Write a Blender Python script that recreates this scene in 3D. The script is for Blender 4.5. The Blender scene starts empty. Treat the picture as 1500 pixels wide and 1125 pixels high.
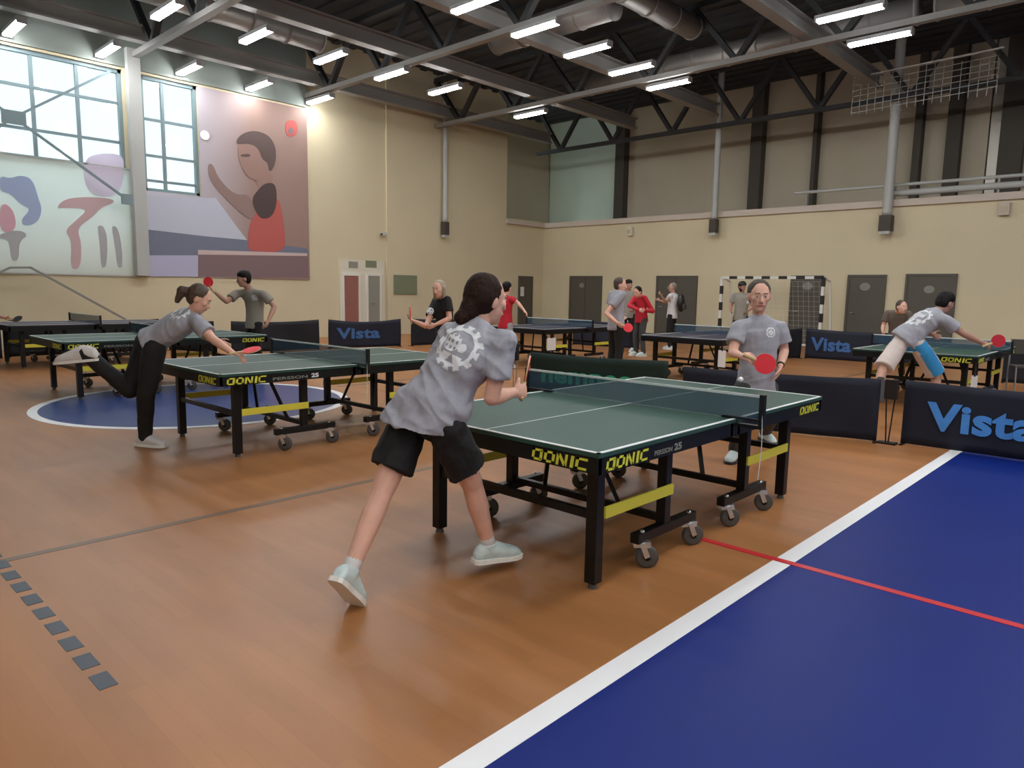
import bpy, bmesh, math, random
from mathutils import Vector, Matrix
from mathutils.bvhtree import BVHTree
from mathutils import noise as mnoise
random.seed(5)
V = Vector
S = bpy.context.scene
COL = S.collection
# ---------------------------------------------------------------- camera, light, exposure
FPX, YAW, PITCH, ROLL, CH = 1043.1, .7541, .1303, .0172, 1.4892
_f = V((-math.sin(YAW)*math.cos(PITCH), math.cos(YAW)*math.cos(PITCH), -math.sin(PITCH)))
_r0 = V((math.cos(YAW), math.sin(YAW), 0)); _u0 = _r0.cross(_f)
_r = math.cos(ROLL)*_r0 + math.sin(ROLL)*_u0; _u = -math.sin(ROLL)*_r0 + math.cos(ROLL)*_u0
cam = bpy.data.cameras.new('camera'); cam.sensor_width = 36; cam.lens = FPX*36/1500; cam.clip_end = 200
co = bpy.data.objects.new('camera', cam); COL.objects.link(co)
M = Matrix((_r, _u, -_f)).transposed().to_4x4(); M.translation = V((0, 0, CH)); co.matrix_world = M
S.camera = co
vs = S.view_settings; vs.view_transform = 'Standard'; vs.look = 'None'; vs.gamma = 1; vs.use_curve_mapping = False
vs.exposure = 0.7
LAMP = 37.0           # radiance of the fluorescent diffusers
w = bpy.data.worlds.new('overcast_sky'); S.world = w; w.use_nodes = True
w.node_tree.nodes['Background'].inputs[0].default_value = (.76, .91, .95, 1)
w.node_tree.nodes['Background'].inputs[1].default_value = 1.0
S.cycles.max_bounces = 6; S.cycles.diffuse_bounces = 4; S.cycles.glossy_bounces = 2
S.cycles.transparent_max_bounces = 12; S.cycles.sample_clamp_indirect = 4

def ray(px, py): return _f + _r*((px-750)/FPX) - _u*((py-562.5)/FPX)
def P(px, py, d): return V((0, 0, CH)) + ray(px, py)*d
def hit(px, py, ax, val):
    r = ray(px, py); o = V((0, 0, CH)); return o + r*((val-o[ax])/r[ax])
FWD = V((-math.sin(YAW), math.cos(YAW), 0)); RGT = V((math.cos(YAW), math.sin(YAW), 0)); UP = V((0, 0, 1))
def dirn(lat, dep, up=0): return (RGT*lat + FWD*dep + UP*up).normalized()

# ---------------------------------------------------------------- materials
def s2l(c): return tuple((x/12.92 if x <= .04045 else ((x+.055)/1.055)**2.4) for x in [v/255 for v in c])
def mat(name, rgb, rough=.6, metal=0, noise=0, nscale=8, bump=0, bscale=60, emit=0, alpha=1, coat=0, stretch=None):
    m = bpy.data.materials.new(name); m.use_nodes = True; nt = m.node_tree; b = nt.nodes['Principled BSDF']
    c = s2l(rgb); b.inputs['Base Color'].default_value = (*c, 1); b.inputs['Roughness'].default_value = rough
    b.inputs['Metallic'].default_value = metal
    if coat: b.inputs['Coat Weight'].default_value = coat; b.inputs['Coat Roughness'].default_value = .25
    tc = nt.nodes.new('ShaderNodeTexCoord'); mp = nt.nodes.new('ShaderNodeMapping'); nt.links.new(tc.outputs['Object'], mp.inputs[0])
    if stretch: mp.inputs['Scale'].default_value = stretch
    if noise:
        n = nt.nodes.new('ShaderNodeTexNoise'); n.inputs['Scale'].default_value = nscale; n.inputs['Detail'].default_value = 5
        nt.links.new(mp.outputs[0], n.inputs['Vector'])
        r = nt.nodes.new('ShaderNodeValToRGB'); nt.links.new(n.outputs['Fac'], r.inputs[0])
        r.color_ramp.elements[0].position = .3; r.color_ramp.elements[1].position = .7
        r.color_ramp.elements[0].color = (*[x*(1-noise) for x in c], 1); r.color_ramp.elements[1].color = (*[min(1, x*(1+noise)) for x in c], 1)
        nt.links.new(r.outputs[0], b.inputs['Base Color'])
    if bump:
        n2 = nt.nodes.new('ShaderNodeTexNoise'); n2.inputs['Scale'].default_value = bscale; nt.links.new(mp.outputs[0], n2.inputs['Vector'])
        bp = nt.nodes.new('ShaderNodeBump'); bp.inputs['Strength'].default_value = bump; bp.inputs['Distance'].default_value = .01
        nt.links.new(n2.outputs['Fac'], bp.inputs['Height']); nt.links.new(bp.outputs[0], b.inputs['Normal'])
    if emit:
        b.inputs['Emission Color'].default_value = (.97, .98, 1, 1); b.inputs['Emission Strength'].default_value = emit
    if alpha < 1: b.inputs['Alpha'].default_value = alpha
    return m
MT = {}
def mk(k, *a, **kw): MT[k] = mat(k, *a, **kw)
mk('wall_paint', (208, 197, 166), .8, noise=.04, nscale=.6)
mk('wall_white', (214, 208, 190), .8)
mk('ledge_paint', (196, 184, 170), .7)
mk('panel_grey', (186, 176, 154), .8, noise=.05, nscale=.8)
mk('panel_daylit', (196, 210, 194), .8, noise=.05, nscale=.5)  # recess panel with greenish daylight painted into its colour
mk('column_dark', (70, 64, 56), .7)
mk('ceiling_deck', (56, 58, 60), .85, noise=.2, nscale=1.2)
mk('steel_dark', (52, 53, 54), .6, metal=.2)
mk('steel_grey', (140, 138, 134), .6, metal=.2)
mk('steel_light', (176, 178, 174), .6)
mk('duct_metal', (150, 147, 142), .45, metal=.5)
mk('door_dark', (84, 80, 70), .6)
mk('door_red', (150, 98, 88), .6); mk('door_grey', (140, 138, 128), .6)
mk('white_paint', (222, 220, 212), .5)
mk('black_paint', (26, 24, 24), .45)
mk('frame_metal', (120, 140, 145), .5)
mk('diffuser', (255, 252, 246), .5, emit=LAMP)
mk('housing', (150, 150, 150), .5)
mk('blue_court', (9, 34, 112), .45, noise=.06, nscale=2)
mk('circle_blue', (52, 72, 128), .3, noise=.05, nscale=2)
mk('line_white', (236, 236, 236), .4); mk('line_red', (196, 44, 52), .4); mk('line_dark', (108, 84, 64), .4); mk('line_slate', (50, 56, 66), .4)
mk('table_green', (50, 80, 70), .42); mk('table_navy', (52, 50, 66), .42)
mk('table_line', (226, 232, 228), .4)
mk('table_steel', (14, 13, 13), .42)
mk('table_apron', (15, 19, 18), .45)
mk('yellow', (214, 204, 66), .5); mk('lime', (214, 214, 66), .5); mk('print_grey', (130, 130, 122), .5)
mk('chrome', (205, 205, 205), .25, metal=.9)
mk('rubber', (74, 70, 68), .6)
mk('net_mesh', (62, 88, 108), .8, alpha=.50); mk('net_tape', (206, 214, 212), .7); mk('net_post', (10, 14, 20), .4)
mk('fabric_navy', (15, 20, 38), .75, noise=.15, nscale=3, bump=.2, bscale=6)
mk('fabric_black', (14, 17, 27), .75, noise=.15, nscale=3, bump=.2, bscale=6)
mk('fabric_green', (6, 34, 26), .75, noise=.15, nscale=3, bump=.2, bscale=6)
mk('print_blue', (72, 140, 214), .7, noise=.1, nscale=6); mk('print_dimblue', (58, 98, 152), .7); mk('print_teal', (48, 158, 118), .7, noise=.2, nscale=7)
mk('skin', (222, 172, 150), .6, noise=.05, nscale=14); mk('skin_tan', (176, 132, 112), .6, noise=.05, nscale=14)
mk('hair_dark', (44, 29, 22), .7, bump=.5, bscale=90); mk('hair_black', (22, 18, 18), .55, bump=.4); mk('hair_brown', (74, 58, 46), .6, bump=.4)
mk('hair_fair', (160, 146, 124), .6, bump=.4); mk('hair_short', (70, 58, 48), .7, bump=.4); mk('hair_grey', (128, 122, 114), .7)
mk('tee_grey', (158, 158, 166), .85, noise=.05, nscale=60, bump=.15, bscale=14)
mk('tee_olive', (140, 134, 124), .85, noise=.05, nscale=40)
mk('cotton_black', (17, 16, 17), .8, noise=.1, nscale=20, bump=.15, bscale=14); mk('trouser_grey', (64, 64, 64), .85)
mk('cotton_white', (206, 202, 200), .85, noise=.04, nscale=20); mk('shorts_white', (206, 192, 184), .85); mk('panel_blue', (52, 146, 204), .8)
mk('cotton_red', (190, 34, 52), .85, noise=.05, nscale=20); mk('trouser_light', (158, 158, 162), .85); mk('brown_knit', (104, 92, 82), .85)
mk('shoe_pale', (196, 210, 208), .6, noise=.06, nscale=30); mk('shoe_sole', (226, 222, 214), .6); mk('shoe_dark', (48, 46, 46), .6)
mk('rubber_red', (232, 44, 58), .6); mk('rubber_black', (24, 22, 24), .6); mk('wood_light', (206, 176, 132), .5)
mk('ball', (240, 240, 236), .4); mk('print_white', (226, 228, 230), .8, noise=.05, nscale=40); mk('print_mid', (176, 178, 184), .8)
mk('eye_white', (220, 214, 208), .3); mk('eye_dark', (36, 26, 22), .3); mk('lip', (168, 96, 88), .5)
mk('sign_green', (120, 128, 104), .6); mk('paper', (222, 220, 218), .8)
mk('foil', (176, 170, 160), .35, metal=.4, bump=.8, bscale=4)

for k_, sp_ in (('table_green', .16), ('table_navy', .25), ('blue_court', .16), ('circle_blue', .4), ('line_white', .3), ('line_red', .3), ('table_apron', .3), ('table_steel', .35), ('wall_paint', .2), ('net_mesh', .1), ('hair_dark', .15), ('hair_black', .2)):
    MT[k_].node_tree.nodes['Principled BSDF'].inputs['Specular IOR Level'].default_value = sp_
# parquet: long strips along x with individual tone, soft gloss
m = bpy.data.materials.new('parquet'); m.use_nodes = True; nt = m.node_tree; b = nt.nodes['Principled BSDF']
tc = nt.nodes.new('ShaderNodeTexCoord')
br = nt.nodes.new('ShaderNodeTexBrick'); br.inputs['Scale'].default_value = 1; br.inputs['Brick Width'].default_value = .9; br.inputs['Row Height'].default_value = .075
br.inputs['Mortar Size'].default_value = .0012; br.inputs['Color1'].default_value = (*s2l((170, 116, 70)), 1); br.inputs['Color2'].default_value = (*s2l((163, 110, 65)), 1)
br.inputs['Mortar'].default_value = (*s2l((158, 107, 64)), 1); nt.links.new(tc.outputs['Object'], br.inputs['Vector'])
no = nt.nodes.new('ShaderNodeTexNoise'); no.inputs['Scale'].default_value = 1.3; no.inputs['Detail'].default_value = 4
mp = nt.nodes.new('ShaderNodeMapping'); mp.inputs['Scale'].default_value = (.5, 2.2, 1); nt.links.new(tc.outputs['Object'], mp.inputs[0]); nt.links.new(mp.outputs[0], no.inputs['Vector'])
mx = nt.nodes.new('ShaderNodeMix'); mx.data_type = 'RGBA'; mx.blend_type = 'MULTIPLY'; mx.inputs[0].default_value = 1
rp = nt.nodes.new('ShaderNodeValToRGB'); rp.color_ramp.elements[0].position = .3; rp.color_ramp.elements[0].color = (.78, .76, .74, 1); rp.color_ramp.elements[1].position = .7; rp.color_ramp.elements[1].color = (1.05, 1.04, 1.03, 1)
nt.links.new(no.outputs['Fac'], rp.inputs[0]); nt.links.new(br.outputs['Color'], mx.inputs[6]); nt.links.new(rp.outputs[0], mx.inputs[7]); nt.links.new(mx.outputs[2], b.inputs['Base Color'])
b.inputs['Roughness'].default_value = .38; b.inputs['Specular IOR Level'].default_value = .42
MT['parquet'] = m

# ---------------------------------------------------------------- object helpers
def link(name, me, m=None, parent=None, smooth=False):
    o = bpy.data.objects.new(name, me); COL.objects.link(o)
    if m is not None and not me.materials: me.materials.append(MT[m] if isinstance(m, str) else m)
    if parent is not None: o.parent = parent
    if smooth:
        for p in me.polygons: p.use_smooth = True
    return o
def tag(o, label=None, cat=None, group=None, kind=None):
    if label: o['label'] = label
    if cat: o['category'] = cat
    if group: o['group'] = group
    if kind: o['kind'] = kind
    return o
def empty(name, loc=(0, 0, 0), rz=0):
    o = bpy.data.objects.new(name, None); COL.objects.link(o); o.location = loc; o.rotation_euler.z = rz; o.empty_display_size = .2
    return o
class MB:
    def __init__(s): s.v = []; s.f = []
    def box(s, lo, hi):
        x0, y0, z0 = lo; x1, y1, z1 = hi; n = len(s.v)
        s.v += [(x0, y0, z0), (x1, y0, z0), (x1, y1, z0), (x0, y1, z0), (x0, y0, z1), (x1, y0, z1), (x1, y1, z1), (x0, y1, z1)]
        s.f += [tuple(n+i for i in q) for q in ((0, 3, 2, 1), (4, 5, 6, 7), (0, 1, 5, 4), (1, 2, 6, 5), (2, 3, 7, 6), (3, 0, 4, 7))]
        return s
    def rings(s, rs, seg=14, cap=True):
        """rs: list of (centre, a_vec, b_vec)"""
        n = len(s.v)
        for c, a, b_ in rs:
            for k in range(seg):
                t = 2*math.pi*k/seg; s.v.append(tuple(c + a*math.cos(t) + b_*math.sin(t)))
        for i in range(len(rs)-1):
            for k in range(seg):
                k2 = (k+1) % seg
                s.f.append((n+i*seg+k, n+i*seg+k2, n+(i+1)*seg+k2, n+(i+1)*seg+k))
        if cap:
            s.f.append(tuple(n+k for k in reversed(range(seg)))); s.f.append(tuple(n+(len(rs)-1)*seg+k for k in range(seg)))
        return s
    def cap(s, p, q, r1, r2, seg=12, flat=False, ea=1.0, ax=None):
        """tapered capsule p-q (flat: plain frustum)"""
        p = V(p); q = V(q); d = q-p; L = d.length
        if L < 1e-6: d = V((0, 0, 1))
        d.normalize(); a = ax if ax else (d.cross(UP) if abs(d.z) < .9 else d.cross(V((1, 0, 0))))
        a = (a - d*a.dot(d)).normalized(); b_ = d.cross(a)
        rs = []
        if not flat:
            for t in (80, 55, 28): c_ = math.cos(math.radians(t)); rs.append((p - d*r1*math.sin(math.radians(t)), a*r1*c_*ea, b_*r1*c_))
        rs.append((p, a*r1*ea, b_*r1)); rs.append(((p+q)/2, a*(r1+r2)/2*ea, b_*(r1+r2)/2)); rs.append((q, a*r2*ea, b_*r2))
        if not flat:
            for t in (28, 55, 80): c_ = math.cos(math.radians(t)); rs.append((q + d*r2*math.sin(math.radians(t)), a*r2*c_*ea, b_*r2*c_))
        return s.rings(rs, seg)
    def ell(s, c, ax, ay, az, seg=16, n=9):
        c = V(c); rs = []
        for i in range(1, n):
            t = math.pi*i/n; rs.append((c - az*math.cos(t), ax*math.sin(t), ay*math.sin(t)))
        return s.rings(rs, seg)
    def bar(s, p, q, w_, h_, up=UP):
        p = V(p); q = V(q); d = (q-p).normalized()
        a = d.cross(up)
        if a.length < 1e-4: a = d.cross(V((1, 0, 0)))
        a.normalize(); b_ = a.cross(d); n = len(s.v)
        for e in (p, q):
            for sa, sb in ((-1, -1), (1, -1), (1, 1), (-1, 1)): s.v.append(tuple(e + a*sa*w_/2 + b_*sb*h_/2))
        s.f += [tuple(n+i for i in qd) for qd in ((0, 1, 2, 3), (7, 6, 5, 4), (0, 4, 5, 1), (1, 5, 6, 2), (2, 6, 7, 3), (3, 7, 4, 0))]
        return s
    def mesh(s, name='m'):
        me = bpy.data.meshes.new(name); me.from_pydata([tuple(x) for x in s.v], [], s.f); me.update()
        bm = bmesh.new(); bm.from_mesh(me); bmesh.ops.recalc_face_normals(bm, faces=bm.faces); bm.to_mesh(me); bm.free()
        return me
    def build(s, name, m, parent=None, smooth=False, bevel=0):
        me = s.mesh(name)
        if bevel:
            bm = bmesh.new(); bm.from_mesh(me)
            bmesh.ops.bevel(bm, geom=list(bm.edges), offset=bevel, segments=2, affect='EDGES', profile=.6); bm.to_mesh(me); bm.free()
        return link(name, me, m, parent, smooth)
    def remesh(s, name, m, parent, voxel, smooth=4, disp=0, dscale=.12, origin=None):
        me = s.mesh(name)
        tmp = bpy.data.objects.new('tmp', me); COL.objects.link(tmp)
        md = tmp.modifiers.new('r', 'REMESH'); md.mode = 'VOXEL'; md.voxel_size = voxel
        if smooth: sm = tmp.modifiers.new('s', 'SMOOTH'); sm.factor = .5; sm.iterations = smooth
        if disp:
            tx = bpy.data.textures.new('folds', 'CLOUDS'); tx.noise_scale = dscale; tx.noise_depth = 1
            dm = tmp.modifiers.new('d', 'DISPLACE'); dm.texture = tx; dm.strength = disp; dm.mid_level = .5; dm.texture_coords = 'GLOBAL'
        dg = bpy.context.evaluated_depsgraph_get(); out = bpy.data.meshes.new_from_object(tmp.evaluated_get(dg)); out.name = name
        bpy.data.objects.remove(tmp); bpy.data.meshes.remove(me)
        out.materials.clear()
        if origin is not None: out.transform(Matrix.Translation(-V(origin)))
        return link(name, out, m, parent, True)
def box(name, m, lo, hi, parent=None, bevel=0): return MB().box(lo, hi).build(name, m, parent, bevel=bevel)
def struct(o): o['kind'] = 'structure'; return o
def poly(name, m, pts, thick, parent=None):
    """flat polygon (3d points, planar) given a small thickness along its normal"""
    me = bpy.data.meshes.new(name); me.from_pydata([tuple(p) for p in pts], [], [tuple(range(len(pts)))]); me.update()
    bm = bmesh.new(); bm.from_mesh(me); bmesh.ops.triangulate(bm, faces=bm.faces)
    n = bm.faces[:][0].normal.copy()
    r = bmesh.ops.extrude_face_region(bm, geom=bm.faces[:]); bmesh.ops.translate(bm, verts=[e for e in r['geom'] if isinstance(e, bmesh.types.BMVert)], vec=thick)
    bmesh.ops.recalc_face_normals(bm, faces=bm.faces); bm.to_mesh(me); bm.free()
    return link(name, me, m, parent)
def text(s_, m, size, origin, right, up, parent=None, bold=0, shear=0, width=None, spacing=1, name='lettering', thick=.001):
    cu = bpy.data.curves.new('t', 'FONT'); cu.body = s_; cu.size = size; cu.offset = bold; cu.shear = shear; cu.extrude = thick; cu.space_character = spacing; cu.resolution_u = 4
    t = bpy.data.objects.new('t', cu); COL.objects.link(t)
    dg = bpy.context.evaluated_depsgraph_get(); me = bpy.data.meshes.new_from_object(t.evaluated_get(dg)); bpy.data.objects.remove(t)
    xs = [v.co.x for v in me.vertices]; x0, x1 = min(xs), max(xs); k = (width/(x1-x0)) if width else 1
    r = V(right).normalized(); u = V(up).normalized(); n = r.cross(u)
    mtx = Matrix((r, u, n)).transposed().to_4x4(); mtx.translation = V(origin)
    me.transform(mtx @ Matrix.Diagonal((k, 1, 1, 1)) @ Matrix.Translation((-x0, 0, 0)))
    me.materials.clear()
    return link(name, me, m, parent)
def copy_tree(o, parent=None):
    c = o.copy(); COL.objects.link(c); c.parent = parent
    for ch in list(o.children): copy_tree(ch, c)
    return c

# ================================================================= the hall
XW, YF = -18.9, 21.8            # left wall plane, far wall plane
XR, YB, ZC = 12.0, -9.0, 8.6
fl = struct(box('floor', 'parquet', (XW-.5, YB-.3, -.3), (XR+.3, YF+2.9, 0)))
box('court_area', 'blue_court', (-1.46, YB, 0), (XR, 19.5, .002), fl)
box('court_line', 'line_white', (-1.56, YB, 0), (-1.46, 3.84, .0035), fl)
box('court_line', 'line_white', (-1.56, 3.90, 0), (-1.46, 19.5, .0035), fl)
box('court_line', 'line_red', (-2.02, 3.845, 0), (8, 3.895, .0045), fl)
box('court_line', 'line_dark', (-4.53, YB, 0), (-4.47, 19.5, .0015), fl)
box('court_line', 'line_dark', (-9.3, 6.0, 0), (-9.23, 19.5, .0015), fl)
for k in range(16):
    x = -2.84 - k*.2; box('dash_mark', 'line_slate', (x-.065, .76, 0), (x+.065, .825, .0018), fl)
CC = V((-9.15, 3.87, 0))
MB().rings([(CC, V((1.8, 0, 0)), V((0, 1.8, 0))), (CC+UP*.0025, V((1.8, 0, 0)), V((0, 1.8, 0)))], 96).build('centre_circle', 'circle_blue', fl)
mb = MB()
for k in range(96):
    a0, a1 = 2*math.pi*k/96, 2*math.pi*(k+1)/96; n = len(mb.v)
    for a in (a0, a1):
        for r in (1.76, 1.86):
            for z in (0, .004): mb.v.append((CC.x+r*math.cos(a), CC.y+r*math.sin(a), z))
    mb.f += [tuple(n+i for i in q) for q in ((1, 3, 7, 5), (0, 4, 6, 2), (0, 1, 5, 4), (2, 6, 7, 3))]
mb.build('circle_line', 'line_white', fl)

# ---- left wall with two window openings
def wp(px, py): return hit(px, py, 0, XW)
zt = wp(150, 96).z                       # head of the windows
zs1 = wp(130, 243).z                     # foot of the clear glass, first window
w1y1 = wp(183, 200).y; w2y0 = wp(209, 200).y; w2y1 = wp(291, 200).y; zs2 = wp(250, 283).z
ZL = 4.12                                # top of the lower wall at the far end
YP = wp(740, 300).y                      # end of the tall wall
lw = struct(MB().box((XW-.3, YB, 0), (XW, w2y0, 1.72)).box((XW-.3, YB, 1.72), (XW, YB+1, zs1)).box((XW-.3, w1y1, 1.72), (XW, w2y0, zs1)).box((XW-.3, YB+1, zs1-.12), (XW, w1y1, zs1)).box((XW-.3, w2y0, 0), (XW, w2y1, zs2)).box((XW-.3, w2y1, 0), (XW, YF+.3, zs1)).box((XW-.3, YB, zt), (XW, w2y0, ZC)).box((XW-.3, w1y1, zs1), (XW, w2y0, zt))
            .box((XW-.3, w2y0, zt), (XW, w2y1, ZC)).box((XW-.3, w2y1, zs1), (XW, YP, ZC))
            .box((XW-.3, YB, zs1), (XW, YB+1, zt)).box((XW-.3, w1y1, zs2-.2), (XW, w2y0, zs1)).build('wall_left', 'wall_paint'))
Y5 = wp(565, 300).y
struct(box('trim_1', 'wall_paint', (XW, Y5, 0), (XW+.07, YP, 8.0)))
struct(box('trim_2', 'wall_white', (XW, wp(497, 430).y, 0), (XW+.05, wp(562, 430).y, 2.35)))
struct(MB().box((XW, YP, ZL-.14), (XW+.14, YF-.1, ZL+.0)).build('trim_3', 'ledge_paint'))
mk('dim_wall_grey', (128, 136, 130), .8)
struct(box('dim_wall_strip', 'dim_wall_grey', (XW, YB, zt+.06), (XW+.05, wp(451, 300).y, ZC)))  # added grey strip that dims the lamp-lit wall above the windows
# windows: frame, bars, panes
def window(n, y0, y1, z0, z1, ys, zs):
    root = struct(empty('window_%d' % n, (XW-.12, (y0+y1)/2, z0)))
    ly = (y0+y1)/2
    def L(lo, hi, nm, m, par=root): return box(nm, m, (lo[0], lo[1]-ly, lo[2]-z0), (hi[0], hi[1]-ly, hi[2]-z0), par)
    f = MB()
    for a, b_ in (((-.06, y0, z0), (.06, y0+.08, z1)), ((-.06, y1-.08, z0), (.06, y1, z1)), ((-.06, y0, z0), (.06, y1, z0+.08)), ((-.06, y0, z1-.08), (.06, y1, z1))):
        f.box((a[0], a[1]-ly, a[2]-z0), (b_[0], b_[1]-ly, b_[2]-z0))
    f.build('window_frame', 'frame_metal', root)
    for y in ys: L((-.04, y-.035, z0), (.04, y+.035, z1), 'mullion', 'frame_metal')
    for z in zs: L((-.035, y0, z-.03), (.035, y1, z+.03), 'glazing_bar', 'frame_metal')
    yy = [y0]+sorted(ys)+[y1]; zz = [z0]+sorted(zs)+[z1]
    for i in range(len(yy)-1):
        for j in range(len(zz)-1):
            L((-.006, yy[i]+.02, zz[j]+.02), (.006, yy[i+1]-.02, zz[j+1]-.02), 'pane', MT['glass'])
g = bpy.data.materials.new('window_glass'); g.use_nodes = True; nt = g.node_tree; nt.nodes.clear()
o_ = nt.nodes.new('ShaderNodeOutputMaterial'); t_ = nt.nodes.new('ShaderNodeBsdfTransparent'); t_.inputs[0].default_value = (.93, .96, .97, 1)
gl = nt.nodes.new('ShaderNodeBsdfGlossy'); gl.inputs['Roughness'].default_value = .05; mxs = nt.nodes.new('ShaderNodeMixShader'); mxs.inputs[0].default_value = .05
nt.links.new(t_.outputs[0], mxs.inputs[1]); nt.links.new(gl.outputs[0], mxs.inputs[2]); nt.links.new(mxs.outputs[0], o_.inputs[0])
MT['glass'] = g
ym = [wp(50, 150).y, wp(116, 150).y]; st = ym[1]-ym[0]
window(1, YB+1, w1y1, zs1, zt, [ym[1]-st*k for k in range(0, 9) if ym[1]-st*k > YB+1.5], [wp(130, 142).z, wp(130, 201).z, wp(100, 160).z*0+wp(160, 225).z*0+(wp(130, 142).z+zt)/2*0+wp(130, 201).z-.0001][:2])
window(2, w2y0, w2y1, zs2, zt, [wp(242, 200).y], [wp(250, 179).z, wp(250, 231).z, wp(250, 267).z])
# post between the windows, and the cross bracing in front of them
pc = struct(MB().box((XW+.02, wp(196, 250).y-.1, 1.7), (XW+.22, wp(208, 250).y, 7.0)).build('trim_4', 'steel_light'))
def wq(px, py): return hit(px, py, 0, XW+.35)
br_ = empty('cross_brace', wq(20, 172)); o0 = br_.location
tag(br_, 'upper grey diagonal cross bracing with a square centre plate before the windows', 'brace')
for a, b_ in (((20, 172), (162, 104)), ((20, 172), (186, 292)), ((20, 172), (-140, 60)), ((20, 172), (-120, 262))):
    MB().bar(wq(*a)-o0, wq(*b_)-o0, .05, .05).build('brace_rod', 'frame_metal', br_)
MB().box((-.03, -.22, -.14), (.03, .22, .14)).build('centre_plate', 'frame_metal', br_)
MB().box((-.03, -.12, -.12), (.03, .12, .12)).build('end_plate', 'frame_metal', br_).location = wq(186, 292)-o0
b2 = empty('cross_brace', wq(30, 391)); o0 = b2.location
tag(b2, 'lower thin grey brace rods running down the cream wall at left', 'brace')
for a, b_ in (((45, 392), (184, 468)), ((15, 392), (-110, 450)), ((15, 392), (45, 392))):
    MB().bar(wq(*a)-o0, wq(*b_)-o0, .045, .045).build('brace_rod', 'steel_grey', b2)

# ---- banners printed with players
def wb(px, py, e=0): return hit(px, py, 0, XW+.03+e)
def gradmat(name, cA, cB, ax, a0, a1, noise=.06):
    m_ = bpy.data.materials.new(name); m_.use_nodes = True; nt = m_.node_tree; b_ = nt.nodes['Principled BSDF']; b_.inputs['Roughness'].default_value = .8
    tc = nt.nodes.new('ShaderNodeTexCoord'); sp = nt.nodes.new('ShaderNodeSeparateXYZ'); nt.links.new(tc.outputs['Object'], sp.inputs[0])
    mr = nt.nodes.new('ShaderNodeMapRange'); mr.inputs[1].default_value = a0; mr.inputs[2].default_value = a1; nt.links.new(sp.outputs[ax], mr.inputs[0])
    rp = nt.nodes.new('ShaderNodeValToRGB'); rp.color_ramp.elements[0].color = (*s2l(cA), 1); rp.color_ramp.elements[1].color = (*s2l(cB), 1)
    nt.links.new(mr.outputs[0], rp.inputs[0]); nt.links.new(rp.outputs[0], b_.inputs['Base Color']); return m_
def backlit(m_, share):
    nt = m_.node_tree; b_ = nt.nodes['Principled BSDF']; out = nt.nodes['Material Output']; t_ = nt.nodes.new('ShaderNodeBsdfTranslucent'); x_ = nt.nodes.new('ShaderNodeMixShader'); x_.inputs[0].default_value = share
    l = b_.inputs['Base Color'].links
    if l: nt.links.new(l[0].from_socket, t_.inputs[0])
    else: t_.inputs[0].default_value = b_.inputs['Base Color'].default_value
    nt.links.new(b_.outputs[0], x_.inputs[1]); nt.links.new(t_.outputs[0], x_.inputs[2]); nt.links.new(x_.outputs[0], out.inputs[0]); return m_
zb = wb(215, 404).z
bn = empty('banner', (XW+.02, 0, zb)); tag(bn, 'long pale washed-out sports banner under the left windows, faint blue and pink athletes', 'banner')
bo = bn.location
def bpolyw(nm, m_, pxs, e, par, org, th=.004):
    pts = [hit(a, b_, 0, XW+.02+e)-org for a, b_ in pxs]
    if not any(q in nm for q in ('table', 'tape', 'backdrop')):
        for _ in range(3): pts = [p_ for i in range(len(pts)) for p_ in (pts[i]*.75+pts[(i+1) % len(pts)]*.25, pts[i]*.25+pts[(i+1) % len(pts)]*.75)]
    return poly(nm, m_, pts, V((th, 0, 0)), par)
sh0 = MB(); yb1 = wp(201, 300).y; zt1 = zs1-zb+.02; sh0.v = [(.008, YB, 0), (.008, yb1, 0), (.008, yb1, zt1), (.008, YB, zt1)]; sh0.f = [(0, 1, 2, 3)]
sh0.build('banner_sheet', backlit(gradmat('banner_pale', (196, 196, 186), (222, 236, 232), 2, 0, 2.2), .26), bn)
MB().box((0, YB, -.03), (.02, yb1, .0)).box((0, YB, zt1), (.02, yb1, zt1+.03)).build('banner_hem', 'steel_light', bn)
mk('ath_blue', (204, 214, 236), .8); mk('ath_pink', (242, 206, 216), .8); mk('ath_grey', (214, 212, 214), .8); mk('ath_lilac', (240, 232, 244), .8); mk('ath_rose', (232, 208, 210), .8)
for k_ in ('ath_blue', 'ath_pink', 'ath_grey', 'ath_lilac', 'ath_rose'): backlit(MT[k_], .5)
for nm, cm, pts in (
    ('printed_athlete', 'ath_blue', [(0, 256), (14, 262), (30, 256), (48, 262), (56, 290), (62, 306), (56, 326), (36, 332), (30, 322), (46, 306), (30, 300), (14, 282), (0, 282)]),
    ('printed_athlete', 'ath_pink', [(0, 300), (10, 298), (22, 312), (24, 338), (0, 342)]),
    ('printed_athlete', 'ath_grey', [(0, 342), (30, 336), (42, 346), (28, 352), (28, 382), (16, 382), (14, 352), (0, 350)]),
    ('printed_athlete', 'ath_lilac', [(122, 252), (126, 230), (150, 224), (180, 226), (182, 250), (176, 284), (150, 290), (128, 280)]),
    ('printed_athlete', 'ath_rose', [(82, 306), (92, 292), (120, 288), (160, 290), (170, 296), (148, 304), (136, 318), (112, 334), (120, 356), (118, 394), (102, 394), (106, 352), (94, 338), (112, 322), (130, 306), (96, 304)]),
    ('printed_athlete', 'ath_grey', [(142, 330), (152, 330), (158, 352), (156, 392), (148, 392), (146, 352)]),
    ('printed_athlete', 'ath_grey', [(163, 330), (172, 332), (178, 356), (180, 392), (172, 392), (168, 356)])):
    bpolyw(nm, cm, pts, .016, bn, bo)
bq = empty('banner', (XW+.02, wb(300, 400).y, zb)); tag(bq, 'tall brown banner printed with a boy in a red and black shirt at a table', 'banner'); qo = bq.location
top = zt
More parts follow.
